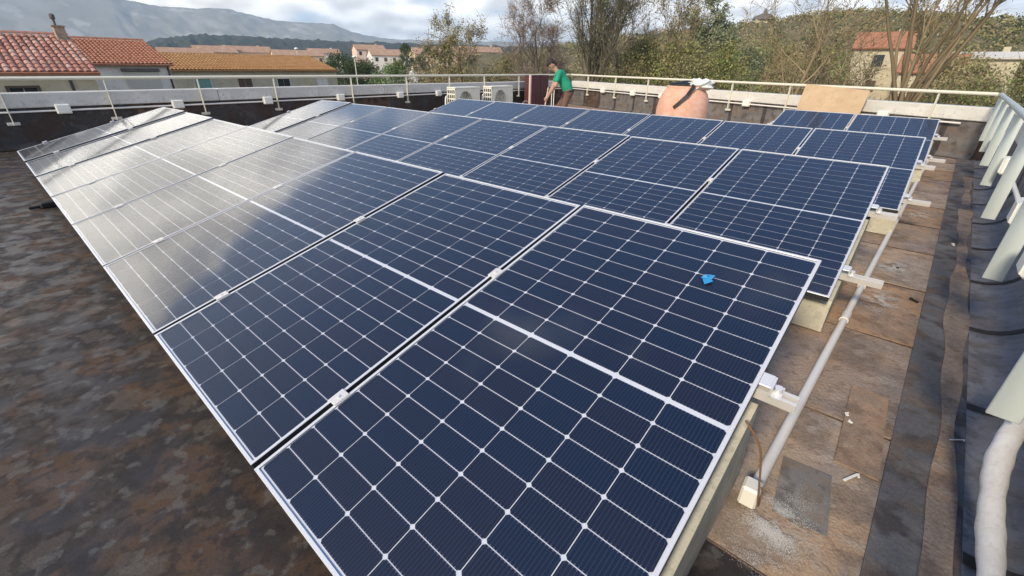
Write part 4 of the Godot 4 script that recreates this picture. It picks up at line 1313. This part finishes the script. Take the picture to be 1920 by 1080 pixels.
func roof_things() -> void:
	# white conduit lying past the row ends
	var cz := func(x: float) -> float: return 0.028 + 0.034 * x
	var cd := thing("floor_conduit", "long straight white conduit lying on the roof past the panel row ends", "conduit")
	var last := 1.2
	for e in [3.05, 3.72, 6.05, 8.6, 10.9]:
		var p := MB.new()
		var y := 0.036
		p.rod(Vector3(last + 0.01, y, cz.call(last)), Vector3(e - 0.01, y, cz.call(e)), 0.021, -1.0, 12)
		part("pipe", p, M.pvc, cd)
		var c := MB.new()
		c.rod(Vector3(e - 0.06, y, cz.call(e - 0.06)), Vector3(e + 0.06, y, cz.call(e + 0.06)), 0.026, -1.0, 12)
		part("coupling", c, M.pvc, cd)
		last = e
	var en := MB.new()
	en.box(Vector3(1.215, 0.055, cz.call(1.2) - 0.005), Vector3(0.07, 0.09, 0.06), Basis(Vector3.UP, 0.05), 0.008)
	part("end_box", en, M.plastic_white, cd)
	# brown wire hanging from the front panel down to the conduit
	var wr := thing("hanging_wire", "thin brown wire looping from the front panel to the conduit end", "wire")
	var wp := curve([Vector3(1.02, 0.50, -0.002), Vector3(1.03, 0.42, 0.055), Vector3(1.07, 0.25, 0.085), Vector3(1.13, 0.10, 0.10), Vector3(1.19, 0.07, 0.10), Vector3(1.22, 0.10, 0.09)])
	var wb := MB.new()
	wb.tube(wp, same(0.0035, wp.size()), 6)
	part("wire", wb, mat(0.24, 0.13, 0.07, 0.5), wr)
	# wrapped hose at the lower right
	var hs := thing("wrapped_hose", "thick white wrapped hose bending down at the near wall", "hose")
	var hp := curve([Vector3(2.18, 0.40, 0.86), Vector3(2.02, 0.42, 0.785), Vector3(1.88, 0.37, 0.71), Vector3(1.72, 0.27, 0.675), Vector3(1.55, 0.19, 0.675), Vector3(1.38, 0.12, 0.69), Vector3(1.15, 0.07, 0.70), Vector3(0.8, 0.06, 0.69), Vector3(0.3, 0.06, 0.66)], 10)
	var hr := PackedFloat32Array()
	for i in hp.size(): hr.append(0.033 + 0.0012 * sin(i * 1.3) + 0.002 * sin(i * 0.45))
	var hb := MB.new()
	hb.tube(hp, hr, 16)
	part("hose", hb, M.wrap, hs)
	# air conditioners by the far wall
	ac_unit(Vector3(9.55, 0.012, -10.35), "left one of two cream outdoor air conditioners by the far wall")
	ac_unit(Vector3(11.05, 0.012, -10.35), "right one of two cream outdoor air conditioners by the far wall")
	# terracotta jar
	var pot := thing("terracotta_jar", "big round terracotta jar standing behind the third panel row", "jar", Vector3(8.75, 0.012, -3.42))
	var pb := MB.new()
	pb.lathe([Vector2(0.0, 0.0), Vector2(0.26, 0.0), Vector2(0.30, 0.03), Vector2(0.40, 0.20), Vector2(0.455, 0.40), Vector2(0.475, 0.58), Vector2(0.47, 0.74), Vector2(0.445, 0.90), Vector2(0.40, 1.01), Vector2(0.35, 1.07), Vector2(0.335, 1.10), Vector2(0.35, 1.125), Vector2(0.33, 1.14), Vector2(0.29, 1.13), Vector2(0.27, 1.08), Vector2(0.0, 1.06)], 36)
	part("body", pb, M.pot, pot)
	var ld := MB.new()
	ld.lathe([Vector2(0.0, 1.142), Vector2(0.30, 1.142), Vector2(0.31, 1.155), Vector2(0.29, 1.185), Vector2(0.12, 1.20), Vector2(0.06, 1.225), Vector2(0.0, 1.23)], 28)
	part("lid", ld, M.black, pot)
	var strap := thing("black_strap", "black strap hanging over the shoulder of the terracotta jar", "strap", pot.position)
	var sb := MB.new()
	var sp := [Vector3(-0.02, 1.20, 0.10), Vector3(-0.16, 1.195, 0.20), Vector3(-0.30, 1.14, 0.26), Vector3(-0.41, 1.0, 0.22), Vector3(-0.455, 0.88, 0.12), Vector3(-0.475, 0.78, 0.02)]
	for i in sp.size() - 1:
		var d: Vector3 = (sp[i + 1] - sp[i]).normalized()
		var outw := Vector3(sp[i].x, 0.25, sp[i].z).normalized()
		var side := d.cross(outw).normalized() * 0.032
		sb.quad(sp[i] + side, sp[i] - side, sp[i + 1] - side, sp[i + 1] + side)
		sb.quad(sp[i] + side - outw * 0.008, sp[i + 1] + side - outw * 0.008, sp[i + 1] - side - outw * 0.008, sp[i] - side - outw * 0.008)
		sb.quad(sp[i] - side, sp[i] - side - outw * 0.008, sp[i + 1] - side - outw * 0.008, sp[i + 1] - side)
		sb.quad(sp[i] + side, sp[i + 1] + side, sp[i + 1] + side - outw * 0.008, sp[i] + side - outw * 0.008)
	part("webbing", sb, M.black, strap)
	var sack := thing("plastic_sack", "crumpled white plastic sack lying on top of the terracotta jar", "sack", pot.position + Vector3(0.0, 1.16, 0.27))
	part("film", crumple(Vector3(0.24, 0.10, 0.20), 0.35, 3), M.plastic_white, sack)
	# cardboard sheet leaning at the back
	var bw := wall_frame(Vector3(16.6, 0, -11.42), Vector3(11.6, 0, 0.955))
	var cbd := thing("cardboard_sheet", "large tan cardboard sheet leaning on the back rail", "cardboard")
	cbd.transform = Transform3D(bw.basis * Basis(Vector3.RIGHT, -0.12) * Basis(Vector3(0, 0, 1), -0.055), Vector3(12.36, 0.05, -1.62))
	var cb := MB.new()
	cb.box(Vector3(-0.36, 0.54, -0.010), Vector3(0.72, 1.08, 0.007), Basis(Vector3.UP, 0.04))
	cb.box(Vector3(0.33, 0.54, -0.0135), Vector3(0.66, 1.08, 0.007), Basis(Vector3.UP, -0.03))
	part("sheet", cb, M.card, cbd)
	# maroon cabinet by the far corner
	var hc := thing("maroon_cabinet", "dark maroon cabinet with pale side post by the far corner", "cabinet", Vector3(13.75, 0.012, -10.95), 0.0)
	var hb2 := MB.new()
	hb2.box(Vector3(0, 0.56, 0), Vector3(0.98, 1.12, 0.34), Basis.IDENTITY, 0.01)
	part("body", hb2, M.maroon, hc)
	for s in [-0.24, 0.24]:
		var dr := MB.new()
		dr.box(Vector3(s, 0.57, 0.178), Vector3(0.46, 1.04, 0.016), Basis.IDENTITY, 0.004)
		var dd := part("door", dr, M.maroon, hc)
		var hn := MB.new()
		hn.box(Vector3(s - signf(s) * 0.17, 0.6, 0.195), Vector3(0.025, 0.12, 0.02), Basis.IDENTITY, 0.004)
		part("handle", hn, M.dark_metal, dd)
	var sp2 := MB.new()
	sp2.box(Vector3(-0.53, 0.56, 0.13), Vector3(0.07, 1.13, 0.07), Basis.IDENTITY, 0.006)
	part("side_post", sp2, mat(0.62, 0.48, 0.44, 0.6), hc)
	# light tubular frame in front of it
	var fr := thing("tube_frame", "light square tube frame standing in front of the maroon cabinet", "frame", Vector3(11.6, 0.012, -8.6), 0.55)
	for q in [[Vector3(-0.38, 0, 0), Vector3(-0.38, 0.80, 0)], [Vector3(0.38, 0, 0), Vector3(0.38, 0.80, 0)], [Vector3(-0.38, 0.80, 0), Vector3(0.38, 0.80, 0)], [Vector3(-0.38, 0.28, 0), Vector3(0.38, 0.28, 0)], [Vector3(-0.38, 0.0, 0.0), Vector3(-0.38, 0.0, -0.4)], [Vector3(0.38, 0.0, 0.0), Vector3(0.38, 0.0, -0.4)]]:
		var tb2 := MB.new()
		var dq: Vector3 = (q[1] - q[0]).normalized()
		tb2.rod(q[0] - dq * 0.012, q[1] + dq * 0.012, 0.013, -1.0, 8)
		part("tube", tb2, M.white_paint, fr)

func crumple(size: Vector3, amount: float, seed_: int) -> MB:
	var f := FastNoiseLite.new()
	f.seed = seed_
	f.frequency = 2.2
	f.fractal_octaves = 3
	var b := MB.new()
	var nu := 18
	var nv := 10
	var g := []
	for i in nu + 1:
		var row := []
		for j in nv + 1:
			var a := TAU * i / nu
			var e := PI * (float(j) / nv - 0.5)
			var d := Vector3(cos(a) * cos(e), sin(e), sin(a) * cos(e))
			row.append(d * size * (1.0 + amount * f.get_noise_3d(d.x, d.y, d.z) * 2.0))
		g.append(row)
	for i in nu:
		var i1 := (i + 1) % nu
		for j in nv:
			b.tri(g[i][j], g[i][j + 1], g[i1][j])
			b.tri(g[i1][j], g[i][j + 1], g[i1][j + 1])
	return b

func ac_unit(at: Vector3, label: String) -> void:
	var t := thing("air_conditioner", label, "air conditioner", at, 0.0, "outdoor air conditioners")
	var W := 1.0
	var H := 0.74
	var D := 0.36
	var y0 := 0.10
	var c := MB.new()
	# casing with a round opening: front as a ring of quads
	c.box(Vector3(0, y0 + 0.02, 0), Vector3(W, 0.04, D), Basis.IDENTITY, 0.006)
	c.box(Vector3(0, y0 + H - 0.02, 0), Vector3(W + 0.01, 0.04, D + 0.01), Basis.IDENTITY, 0.01)
	c.box(Vector3(W / 2 - 0.13, y0 + H / 2, 0), Vector3(0.26, H - 0.082, D - 0.004), Basis.IDENTITY, 0.006)
	c.box(Vector3(0, y0 + H / 2, -D / 2 + 0.01), Vector3(W - 0.01, H - 0.082, 0.02))
	var fc := Vector3(-0.10, y0 + H / 2, D / 2 - 0.002)
	var R := 0.265
	var n := 40
	var x0 := -W / 2
	var x1 := W / 2 - 0.262
	var ya := y0 + 0.041
	var yb := y0 + H - 0.041
	for i in n:
		var p := []
		for k in 2:
			var a := TAU * (i + k) / n
			var dir := Vector2(cos(a), sin(a))
			var sx := ((x1 if dir.x > 0 else x0) - fc.x) / (dir.x if absf(dir.x) > 1e-4 else (1e-4 if dir.x > 0 else -1e-4))
			var sy := ((yb if dir.y > 0 else ya) - fc.y) / (dir.y if absf(dir.y) > 1e-4 else (1e-4 if dir.y > 0 else -1e-4))
			var s := minf(sx, sy)
			p.append(fc + Vector3(dir.x * R, dir.y * R, 0))
			p.append(fc + Vector3(dir.x * s, dir.y * s, 0))
		c.quad(p[0], p[1], p[3], p[2])
		c.quad(p[0], p[2], p[2] + Vector3(0, 0, -0.09), p[0] + Vector3(0, 0, -0.09))
	part("casing", c, M.ac_white, t)
	var gr := MB.new()
	for k in 7:
		var rr := 0.035 + k * 0.036
		var ring := PackedVector3Array()
		for i in 25: ring.append(fc + Vector3(cos(TAU * i / 24.0) * rr, sin(TAU * i / 24.0) * rr, 0.006))
		gr.tube(ring, same(0.0035, 25), 4, false)
	for i in 12:
		var a := TAU * i / 12.0
		gr.rod(fc + Vector3(cos(a) * 0.03, sin(a) * 0.03, 0.004), fc + Vector3(cos(a) * R, sin(a) * R, 0.004), 0.004, -1.0, 4)
	part("fan_grille", gr, M.ac_white, t)
	for i in 3:
		var bl := MB.new()
		var a := TAU * i / 3.0
		var pts := []
		for k in 6:
			var rr := 0.05 + 0.19 * k / 5.0
			var sw := 0.5 + 0.12 * k / 5.0
			pts.append([fc + Vector3(cos(a - sw * 0.5) * rr, sin(a - sw * 0.5) * rr, -0.10), fc + Vector3(cos(a + sw * 0.9) * rr, sin(a + sw * 0.9) * rr, -0.05)])
		for k in 5:
			bl.quad(pts[k][0], pts[k + 1][0], pts[k + 1][1], pts[k][1])
			bl.quad(pts[k][1] + Vector3(0, 0, -0.004), pts[k + 1][1] + Vector3(0, 0, -0.004), pts[k + 1][0] + Vector3(0, 0, -0.004), pts[k][0] + Vector3(0, 0, -0.004))
		part("fan_blade", bl, mat(0.42, 0.42, 0.42, 0.5), t)
	# open coil on the left end, behind a grid
	var coil := MB.new()
	coil.box(Vector3(-W / 2 + 0.03, y0 + H / 2, -0.01), Vector3(0.02, H - 0.082, D - 0.05))
	part("coil", coil, M.black, t)
	var gd := MB.new()
	for k in 6: gd.box(Vector3(-W / 2 + 0.004, y0 + 0.06 + (H - 0.12) * k / 5.0, 0), Vector3(0.012, 0.035, D - 0.01))
	for k in 5: gd.box(Vector3(-W / 2 + 0.0045, y0 + H / 2, -D / 2 + 0.02 + (D - 0.04) * k / 4.0), Vector3(0.010, H - 0.083, 0.024))
	part("side_grille", gd, M.ac_white, t)
	for s in [-0.32, 0.32]:
		var ft := MB.new()
		ft.box(Vector3(s, y0 / 2, 0), Vector3(0.10, y0, D + 0.06), Basis.IDENTITY, 0.008)
		part("foot", ft, M.dark_metal, t)
	var pp := curve([Vector3(-W / 2 - 0.01, y0 + 0.50, -0.13), Vector3(-W / 2 - 0.12, y0 + 0.46, -0.10), Vector3(-W / 2 - 0.16, y0 + 0.20, -0.08), Vector3(-W / 2 - 0.17, 0.02, -0.08)])
	var hb := MB.new()
	hb.tube(pp, same(0.022, pp.size()), 8)
	part("pipe", hb, M.pvc, t)

# ---------------------------------------------------------------- the worker
func bones_field(bones: Array, cell: float, k: float, pad := 0.0) -> MB:
	# bones: [from, to, radius from, radius to]; the union as one surface (surface nets)
	var lo := Vector3.INF
	var hi := -Vector3.INF
	for b in bones:
		var r: float = maxf(b[2], b[3]) + pad + cell * 3.0
		lo = lo.min(b[0].min(b[1]) - Vector3.ONE * r)
		hi = hi.max(b[0].max(b[1]) + Vector3.ONE * r)
	var nx := int((hi.x - lo.x) / cell) + 2
	var ny := int((hi.y - lo.y) / cell) + 2
	var nz := int((hi.z - lo.z) / cell) + 2
	var f := PackedFloat32Array()
	f.resize(nx * ny * nz)
	f.fill(1.0)
	for b in bones:
		var a: Vector3 = b[0]
		var ab: Vector3 = b[1] - b[0]
		var l2 := maxf(ab.length_squared(), 1e-9)
		var rm: float = maxf(b[2], b[3]) + pad + k + cell * 2.0
		var l: Vector3 = b[0].min(b[1]) - Vector3.ONE * rm
		var h: Vector3 = b[0].max(b[1]) + Vector3.ONE * rm
		for z in range(maxi(0, int((l.z - lo.z) / cell)), mini(nz, int((h.z - lo.z) / cell) + 2)):
			for y in range(maxi(0, int((l.y - lo.y) / cell)), mini(ny, int((h.y - lo.y) / cell) + 2)):
				for x in range(maxi(0, int((l.x - lo.x) / cell)), mini(nx, int((h.x - lo.x) / cell) + 2)):
					var p := lo + Vector3(x, y, z) * cell
					var t := clampf((p - a).dot(ab) / l2, 0.0, 1.0)
					var d := p.distance_to(a + ab * t) - lerpf(b[2], b[3], t) - pad
					var q := (z * ny + y) * nx + x
					var e := f[q]
					var hh := maxf(k - absf(d - e), 0.0) / k
					f[q] = minf(d, e) - hh * hh * k * 0.25
	var ids := {}
	var mb := MB.new()
	for z in nz - 1:
		for y in ny - 1:
			for x in nx - 1:
				var q := (z * ny + y) * nx + x
				var v0 := f[q]
				var s := [v0, f[q + 1], f[q + nx], f[q + nx + 1], f[q + nx * ny], f[q + nx * ny + 1], f[q + nx * ny + nx], f[q + nx * ny + nx + 1]]
				var neg := 0
				for c in 8:
					if s[c] < 0.0: neg += 1
				if neg == 0 or neg == 8: continue
				var sum := Vector3.ZERO
				var cnt := 0
				for e in [[0, 1], [2, 3], [4, 5], [6, 7], [0, 2], [1, 3], [4, 6], [5, 7], [0, 4], [1, 5], [2, 6], [3, 7]]:
					if (s[e[0]] < 0.0) != (s[e[1]] < 0.0):
						var t: float = s[e[0]] / (s[e[0]] - s[e[1]])
						var pa := Vector3(e[0] & 1, (e[0] >> 1) & 1, e[0] >> 2)
						var pb := Vector3(e[1] & 1, (e[1] >> 1) & 1, e[1] >> 2)
						sum += pa.lerp(pb, t)
						cnt += 1
				ids[q] = mb.v.size()
				mb.v.append(lo + (Vector3(x, y, z) + sum / cnt) * cell)
				mb.n.append(Vector3(s[1] + s[3] + s[5] + s[7] - s[0] - s[2] - s[4] - s[6], s[2] + s[3] + s[6] + s[7] - s[0] - s[1] - s[4] - s[5], s[4] + s[5] + s[6] + s[7] - s[0] - s[1] - s[2] - s[3]).normalized())
				mb.c.append(Color.WHITE)
				mb.uv.append(Vector2.ZERO)
	for q in ids:
		var v0 := f[q]
		for ax in 3:
			var st: int = [1, nx, nx * ny][ax]
			var u: int = [nx, nx * ny, 1][ax]
			var w: int = [nx * ny, 1, nx][ax]
			if q + st >= f.size() or (v0 < 0.0) == (f[q + st] < 0.0): continue
			if not (ids.has(q - u) and ids.has(q - w) and ids.has(q - u - w)): continue
			var a: int = ids[q]
			var b: int = ids[q - u]
			var c: int = ids[q - u - w]
			var d: int = ids[q - w]
			if v0 < 0.0:
				mb.ix.append_array(PackedInt32Array([a, c, b, a, d, c]))
			else:
				mb.ix.append_array(PackedInt32Array([a, b, c, a, c, d]))
	return mb

func join(a: MB, b: MB) -> void:
	var k := a.v.size()
	a.v.append_array(b.v); a.n.append_array(b.n); a.c.append_array(b.c); a.uv.append_array(b.uv)
	for i in b.ix: a.ix.append(k + i)

func worker() -> void:
	# faces +x in his own frame, turned to look along the far wall
	var t := thing("person", "person in green t-shirt bending over a pipe behind the third row", "person", Vector3(9.62, 0.012, -6.80))
	var fx := Vector3(-0.66, 0, -0.75).normalized()
	t.basis = Basis(fx, Vector3.UP, fx.cross(Vector3.UP))
	var pel := Vector3(-0.10, 0.86, 0)
	var wai := Vector3(-0.04, 1.0, 0)
	var che := Vector3(0.12, 1.20, 0)
	var nek := Vector3(0.23, 1.35, 0)
	var hed := Vector3(0.335, 1.455, 0)
	var body := []
	var shirt := []
	var pants := []
	body.append([nek - Vector3(0.04, 0.05, 0), nek + Vector3(0.05, 0.05, 0), 0.056, 0.052])
	for s in [-1.0, 1.0]:
		var sh := Vector3(0.17, 1.28, 0.17 * s)
		var el := Vector3(0.24, 1.01, 0.235 * s)
		var wr := Vector3(0.38, 0.77, 0.10 * s + 0.04)
		body.append([sh, el, 0.050, 0.042])
		body.append([el, wr, 0.042, 0.029])
		shirt.append([sh + Vector3(-0.02, 0.0, 0), sh.lerp(el, 0.62), 0.062, 0.060])
		shirt.append([che + Vector3(0.0, 0.02, 0.07 * s), sh, 0.10, 0.062])
		var hip := pel + Vector3(0, -0.02, 0.085 * s)
		var kn := Vector3(0.06 + 0.05 * s, 0.47, 0.12 * s)
		var an := Vector3(-0.10 + 0.06 * s, 0.09, 0.13 * s)
		body.append([hip, kn, 0.08, 0.055])
		body.append([kn, an, 0.055, 0.038])
		pants.append([hip, kn, 0.098, 0.072])
		pants.append([kn, an + Vector3(0, 0.0, 0), 0.072, 0.060])
		pants.append([pel + Vector3(-0.02, 0, 0.05 * s), hip, 0.115, 0.105])
	body.append([pel, wai, 0.10, 0.10])
	body.append([wai, che, 0.10, 0.12])
	shirt.append([pel + Vector3(0.01, 0.04, 0.045), wai + Vector3(0, 0, 0.04), 0.122, 0.122])
	shirt.append([pel + Vector3(0.01, 0.04, -0.045), wai + Vector3(0, 0, -0.04), 0.122, 0.122])
	shirt.append([wai + Vector3(0, 0, 0.04), che + Vector3(0, 0.03, 0.055), 0.12, 0.125])
	shirt.append([wai + Vector3(0, 0, -0.04), che + Vector3(0, 0.03, -0.055), 0.12, 0.125])
	var bm := bones_field(body, 0.018, 0.05)
	# head with nose, jaw, ears, looking down
	var dn := Vector3(0.62, -0.78, 0).normalized()     # where the face points
	var tp := Vector3(0.78, 0.62, 0).normalized()      # crown
	var face := []
	face.append([hed + tp * 0.03, hed - tp * 0.02, 0.082, 0.078])
	face.append([hed + dn * 0.02 - tp * 0.03, hed + dn * 0.045 - tp * 0.095, 0.062, 0.036])
	face.append([hed + dn * 0.085 + tp * 0.005, hed + dn * 0.105 - tp * 0.03, 0.010, 0.015])
	face.append([hed + dn * 0.082 - tp * 0.075 + Vector3(0, 0, 0.018), hed + dn * 0.082 - tp * 0.075 - Vector3(0, 0, 0.018), 0.010, 0.010])
	face.append([hed - tp * 0.05, nek, 0.05, 0.052])
	for s in [-1.0, 1.0]:
		face.append([hed + Vector3(0, 0, 0.080 * s) + tp * 0.012, hed + Vector3(0, 0, 0.082 * s) - tp * 0.025, 0.014, 0.010])
	join(bm, bones_field(face, 0.006, 0.018))
	# hands closing on the pipe
	for s in [-1.0, 1.0]:
		var wr := Vector3(0.38, 0.77, 0.10 * s + 0.04)
		var hand := []
		var palm := wr + Vector3(0.045, -0.065, -0.02 * s)
		hand.append([wr, palm, 0.026, 0.030])
		var across := Vector3(0.55, 0.83, 0.0) * -1.0
		for k in 4:
			var root := palm + Vector3(0.018, -0.024, 0) + Vector3(0.62, 0.78, 0) * (k - 1.5) * 0.019
			var ln: float = [0.034, 0.042, 0.040, 0.030][k]
			var j1 := root + Vector3(0.45, -0.55, -0.5 * s).normalized() * ln
			var j2 := j1 + Vector3(-0.25, -0.25, -0.9 * s).normalized() * ln * 0.8
			var j3 := j2 + Vector3(-0.85, 0.5, -0.1 * s).normalized() * ln * 0.6
			hand.append([palm, root, 0.014, 0.0095])
			hand.append([root, j1, 0.0095, 0.009])
			hand.append([j1, j2, 0.009, 0.0085])
			hand.append([j2, j3, 0.0085, 0.007])
		var th := palm + Vector3(-0.02, 0.0, -0.02 * s)
		hand.append([wr.lerp(palm, 0.6), th, 0.014, 0.012])
		hand.append([th, th + Vector3(-0.005, -0.03, -0.022 * s), 0.011, 0.009])
		hand.append([th + Vector3(-0.005, -0.03, -0.022 * s), th + Vector3(0.012, -0.045, -0.032 * s), 0.009, 0.007])
		join(bm, bones_field(hand, 0.005, 0.008))
	part("body", bm, mat(0.46, 0.27, 0.19, 0.6), t)
	part("t_shirt", bones_field(shirt, 0.018, 0.05), mat(0.015, 0.30, 0.17, 0.85), t)
	part("trousers", bones_field(pants, 0.018, 0.05), mat(0.15, 0.085, 0.065, 0.9), t)
	var hair := []
	hair.append([hed + tp * 0.045 - dn * 0.018, hed - tp * 0.03 - dn * 0.045, 0.092, 0.066])
	hair.append([hed + tp * 0.075 + dn * 0.045, hed + tp * 0.05 - dn * 0.03, 0.045, 0.06])
	part("hair", bones_field(hair, 0.009, 0.03), mat(0.025, 0.016, 0.011, 0.7), t)
	var belt := MB.new()
	var ring := PackedVector3Array()
	for i in 25:
		var a := TAU * i / 24.0
		ring.append(pel + Vector3(0.135 * cos(a) - 0.01, 0.015 - 0.03 * cos(a), 0.185 * sin(a)))
	belt.tube(ring, same(0.020, 25), 6, false)
	part("belt", belt, M.black, t)
	for s in [-1.0, 1.0]:
		var shoe := bones_field([[Vector3(-0.12 + 0.06 * s, 0.05, 0.13 * s), Vector3(0.07 + 0.06 * s, 0.04, 0.14 * s), 0.05, 0.04], [Vector3(-0.10 + 0.06 * s, 0.05, 0.13 * s), Vector3(-0.10 + 0.06 * s, 0.11, 0.13 * s), 0.048, 0.048]], 0.012, 0.03)
		part("shoe", shoe, M.dark_metal, t)
		var eye := bones_field([[hed + dn * 0.078 + tp * 0.012 + Vector3(0, 0, 0.030 * s), hed + dn * 0.079 + tp * 0.012 + Vector3(0, 0, 0.030 * s), 0.011, 0.011]], 0.005, 0.004)
		part("eye", eye, M.black, t)
	# the pipe he holds
	var pp := thing("held_pipe", "short beige pipe held upright by the worker", "pipe", t.position)
	pp.basis = t.basis
	var pb := MB.new()
	pb.rod(Vector3(0.53, 0.0, 0.045), Vector3(0.39, 0.95, 0.045), 0.017, -1.0, 10)
	part("pipe", pb, mat(0.62, 0.50, 0.36, 0.5), pp)
	var bk := thing("white_bucket", "small pinkish white bucket in front of the worker", "bucket", t.position + fx * 0.98 + Vector3(0, 0, 0.05))
	var bb := MB.new()
	bb.lathe([Vector2(0.0, 0.0), Vector2(0.125, 0.0), Vector2(0.155, 0.50), Vector2(0.165, 0.505), Vector2(0.165, 0.53), Vector2(0.148, 0.53), Vector2(0.12, 0.03), Vector2(0.0, 0.025)], 24)
	part("pail", bb, mat(0.72, 0.58, 0.54, 0.5), bk)
	var hn := MB.new()
	var arc := PackedVector3Array()
	for i in 13: arc.append(Vector3(cos(PI * i / 12.0) * 0.165, 0.51 + sin(PI * i / 12.0) * 0.13, 0))
	hn.tube(arc, same(0.005, 13), 5)
	part("handle", hn, M.alu, bk)

# ---------------------------------------------------------------- litter and small things
func small_things() -> void:
	var bas := row_basis()
	# scrap of blue tape on the front panel
	var tp := thing("blue_tape", "small crumpled scrap of blue tape on the front panel", "tape", Vector3(0, LOW, 0) + bas * Vector3(0.8295 * PL, 0.0, -0.292 * STEP))
	tp.basis = bas
	var b := MB.new()
	var pts := [Vector3(-0.034, 0.003, 0.0), Vector3(-0.012, 0.012, 0.026), Vector3(0.004, 0.004, 0.012), Vector3(0.022, 0.016, 0.020), Vector3(0.032, 0.005, -0.006), Vector3(0.010, 0.018, -0.014), Vector3(0.002, 0.003, -0.028), Vector3(-0.016, 0.014, -0.016)]
	var ctr := Vector3(0.0, 0.010, 0.0)
	for i in pts.size():
		b.tri(ctr, pts[i], pts[(i + 1) % pts.size()])
		b.tri(ctr - Vector3(0, 0.002, 0), pts[(i + 1) % pts.size()] - Vector3(0, 0.002, 0), pts[i] - Vector3(0, 0.002, 0))
	part("scrap", b, mat(0.03, 0.26, 0.55, 0.4), tp)
	# bits left on the roof
	var bits := [[Vector3(1.60, 0.015, 0.34), 0.075, 0.006, -0.5, M.plastic_white, "white offcut stick beside the grey roof patch"], [Vector3(2.02, 0.013, 0.275), 0.022, 0.008, 0.4, M.plastic_white, "upper of two white chips on the roof right of the conduit"], [Vector3(1.97, 0.013, 0.295), 0.018, 0.008, 1.1, M.plastic_white, "lower of two white chips on the roof right of the conduit"],
		[Vector3(3.72, 0.015, 0.46), 0.06, 0.010, 0.9, M.black, "small black scrap on the tan roof strip"], [Vector3(4.35, 0.015, 0.33), 0.028, 0.010, 0.2, M.black, "small dark pebble on the tan roof"], [Vector3(2.15, 0.018, 0.66), 0.06, 0.003, -0.9, M.alu, "bent bright wire offcut at the foot of the near wall"], [Vector3(5.4, 0.02, 0.68), 0.05, 0.01, 0.3, M.plastic_white, "white chip by the foot of the near wall"]]
	for q in bits:
		var t := thing("offcut", q[5], "scrap", q[0], q[3])
		var m := MB.new()
		m.box(Vector3(0, 0, 0), Vector3(q[1], q[2], q[2] * 1.6), Basis(Vector3(0, 0, 1), 0.05), q[2] * 0.2)
		m.box(Vector3(q[1] * 0.48, q[2] * 0.2, q[2] * 0.9), Vector3(q[1] * 0.3, q[2] * 0.8, q[2] * 1.2), Basis(Vector3.UP, 0.7), q[2] * 0.15)
		part("piece", m, q[4], t)
	var pad := thing("rubber_pad", "small black rubber pad poking out under the low edge of the front row", "pad", Vector3(0.0, 0.003, -6.70), 0.1)
	var pm := MB.new()
	pm.box(Vector3(0, 0.03, 0), Vector3(0.16, 0.055, 0.12), Basis.IDENTITY, 0.01)
	pm.box(Vector3(-0.12, 0.018, 0.0), Vector3(0.10, 0.03, 0.03), Basis.IDENTITY, 0.006)
	part("pad", pm, M.black, pad)
	# patches of tiny white flakes scattered on the roof beside the wedges
	var di := 0
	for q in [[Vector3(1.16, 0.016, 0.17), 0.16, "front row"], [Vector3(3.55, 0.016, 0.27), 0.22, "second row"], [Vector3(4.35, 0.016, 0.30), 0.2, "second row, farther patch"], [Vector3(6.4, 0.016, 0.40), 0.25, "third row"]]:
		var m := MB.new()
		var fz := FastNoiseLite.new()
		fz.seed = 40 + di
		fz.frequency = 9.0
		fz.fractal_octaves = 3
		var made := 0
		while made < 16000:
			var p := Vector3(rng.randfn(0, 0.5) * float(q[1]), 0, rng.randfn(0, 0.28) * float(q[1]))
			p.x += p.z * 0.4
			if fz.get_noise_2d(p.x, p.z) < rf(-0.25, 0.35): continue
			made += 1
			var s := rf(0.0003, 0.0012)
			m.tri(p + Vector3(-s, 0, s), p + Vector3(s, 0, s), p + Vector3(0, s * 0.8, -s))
		var o := part("flake_patch", m, M.white_flakes, self, q[0])
		tag(o, "white flakes scattered on the roof beside the end of the " + q[2], "white_flakes", "", "stuff")
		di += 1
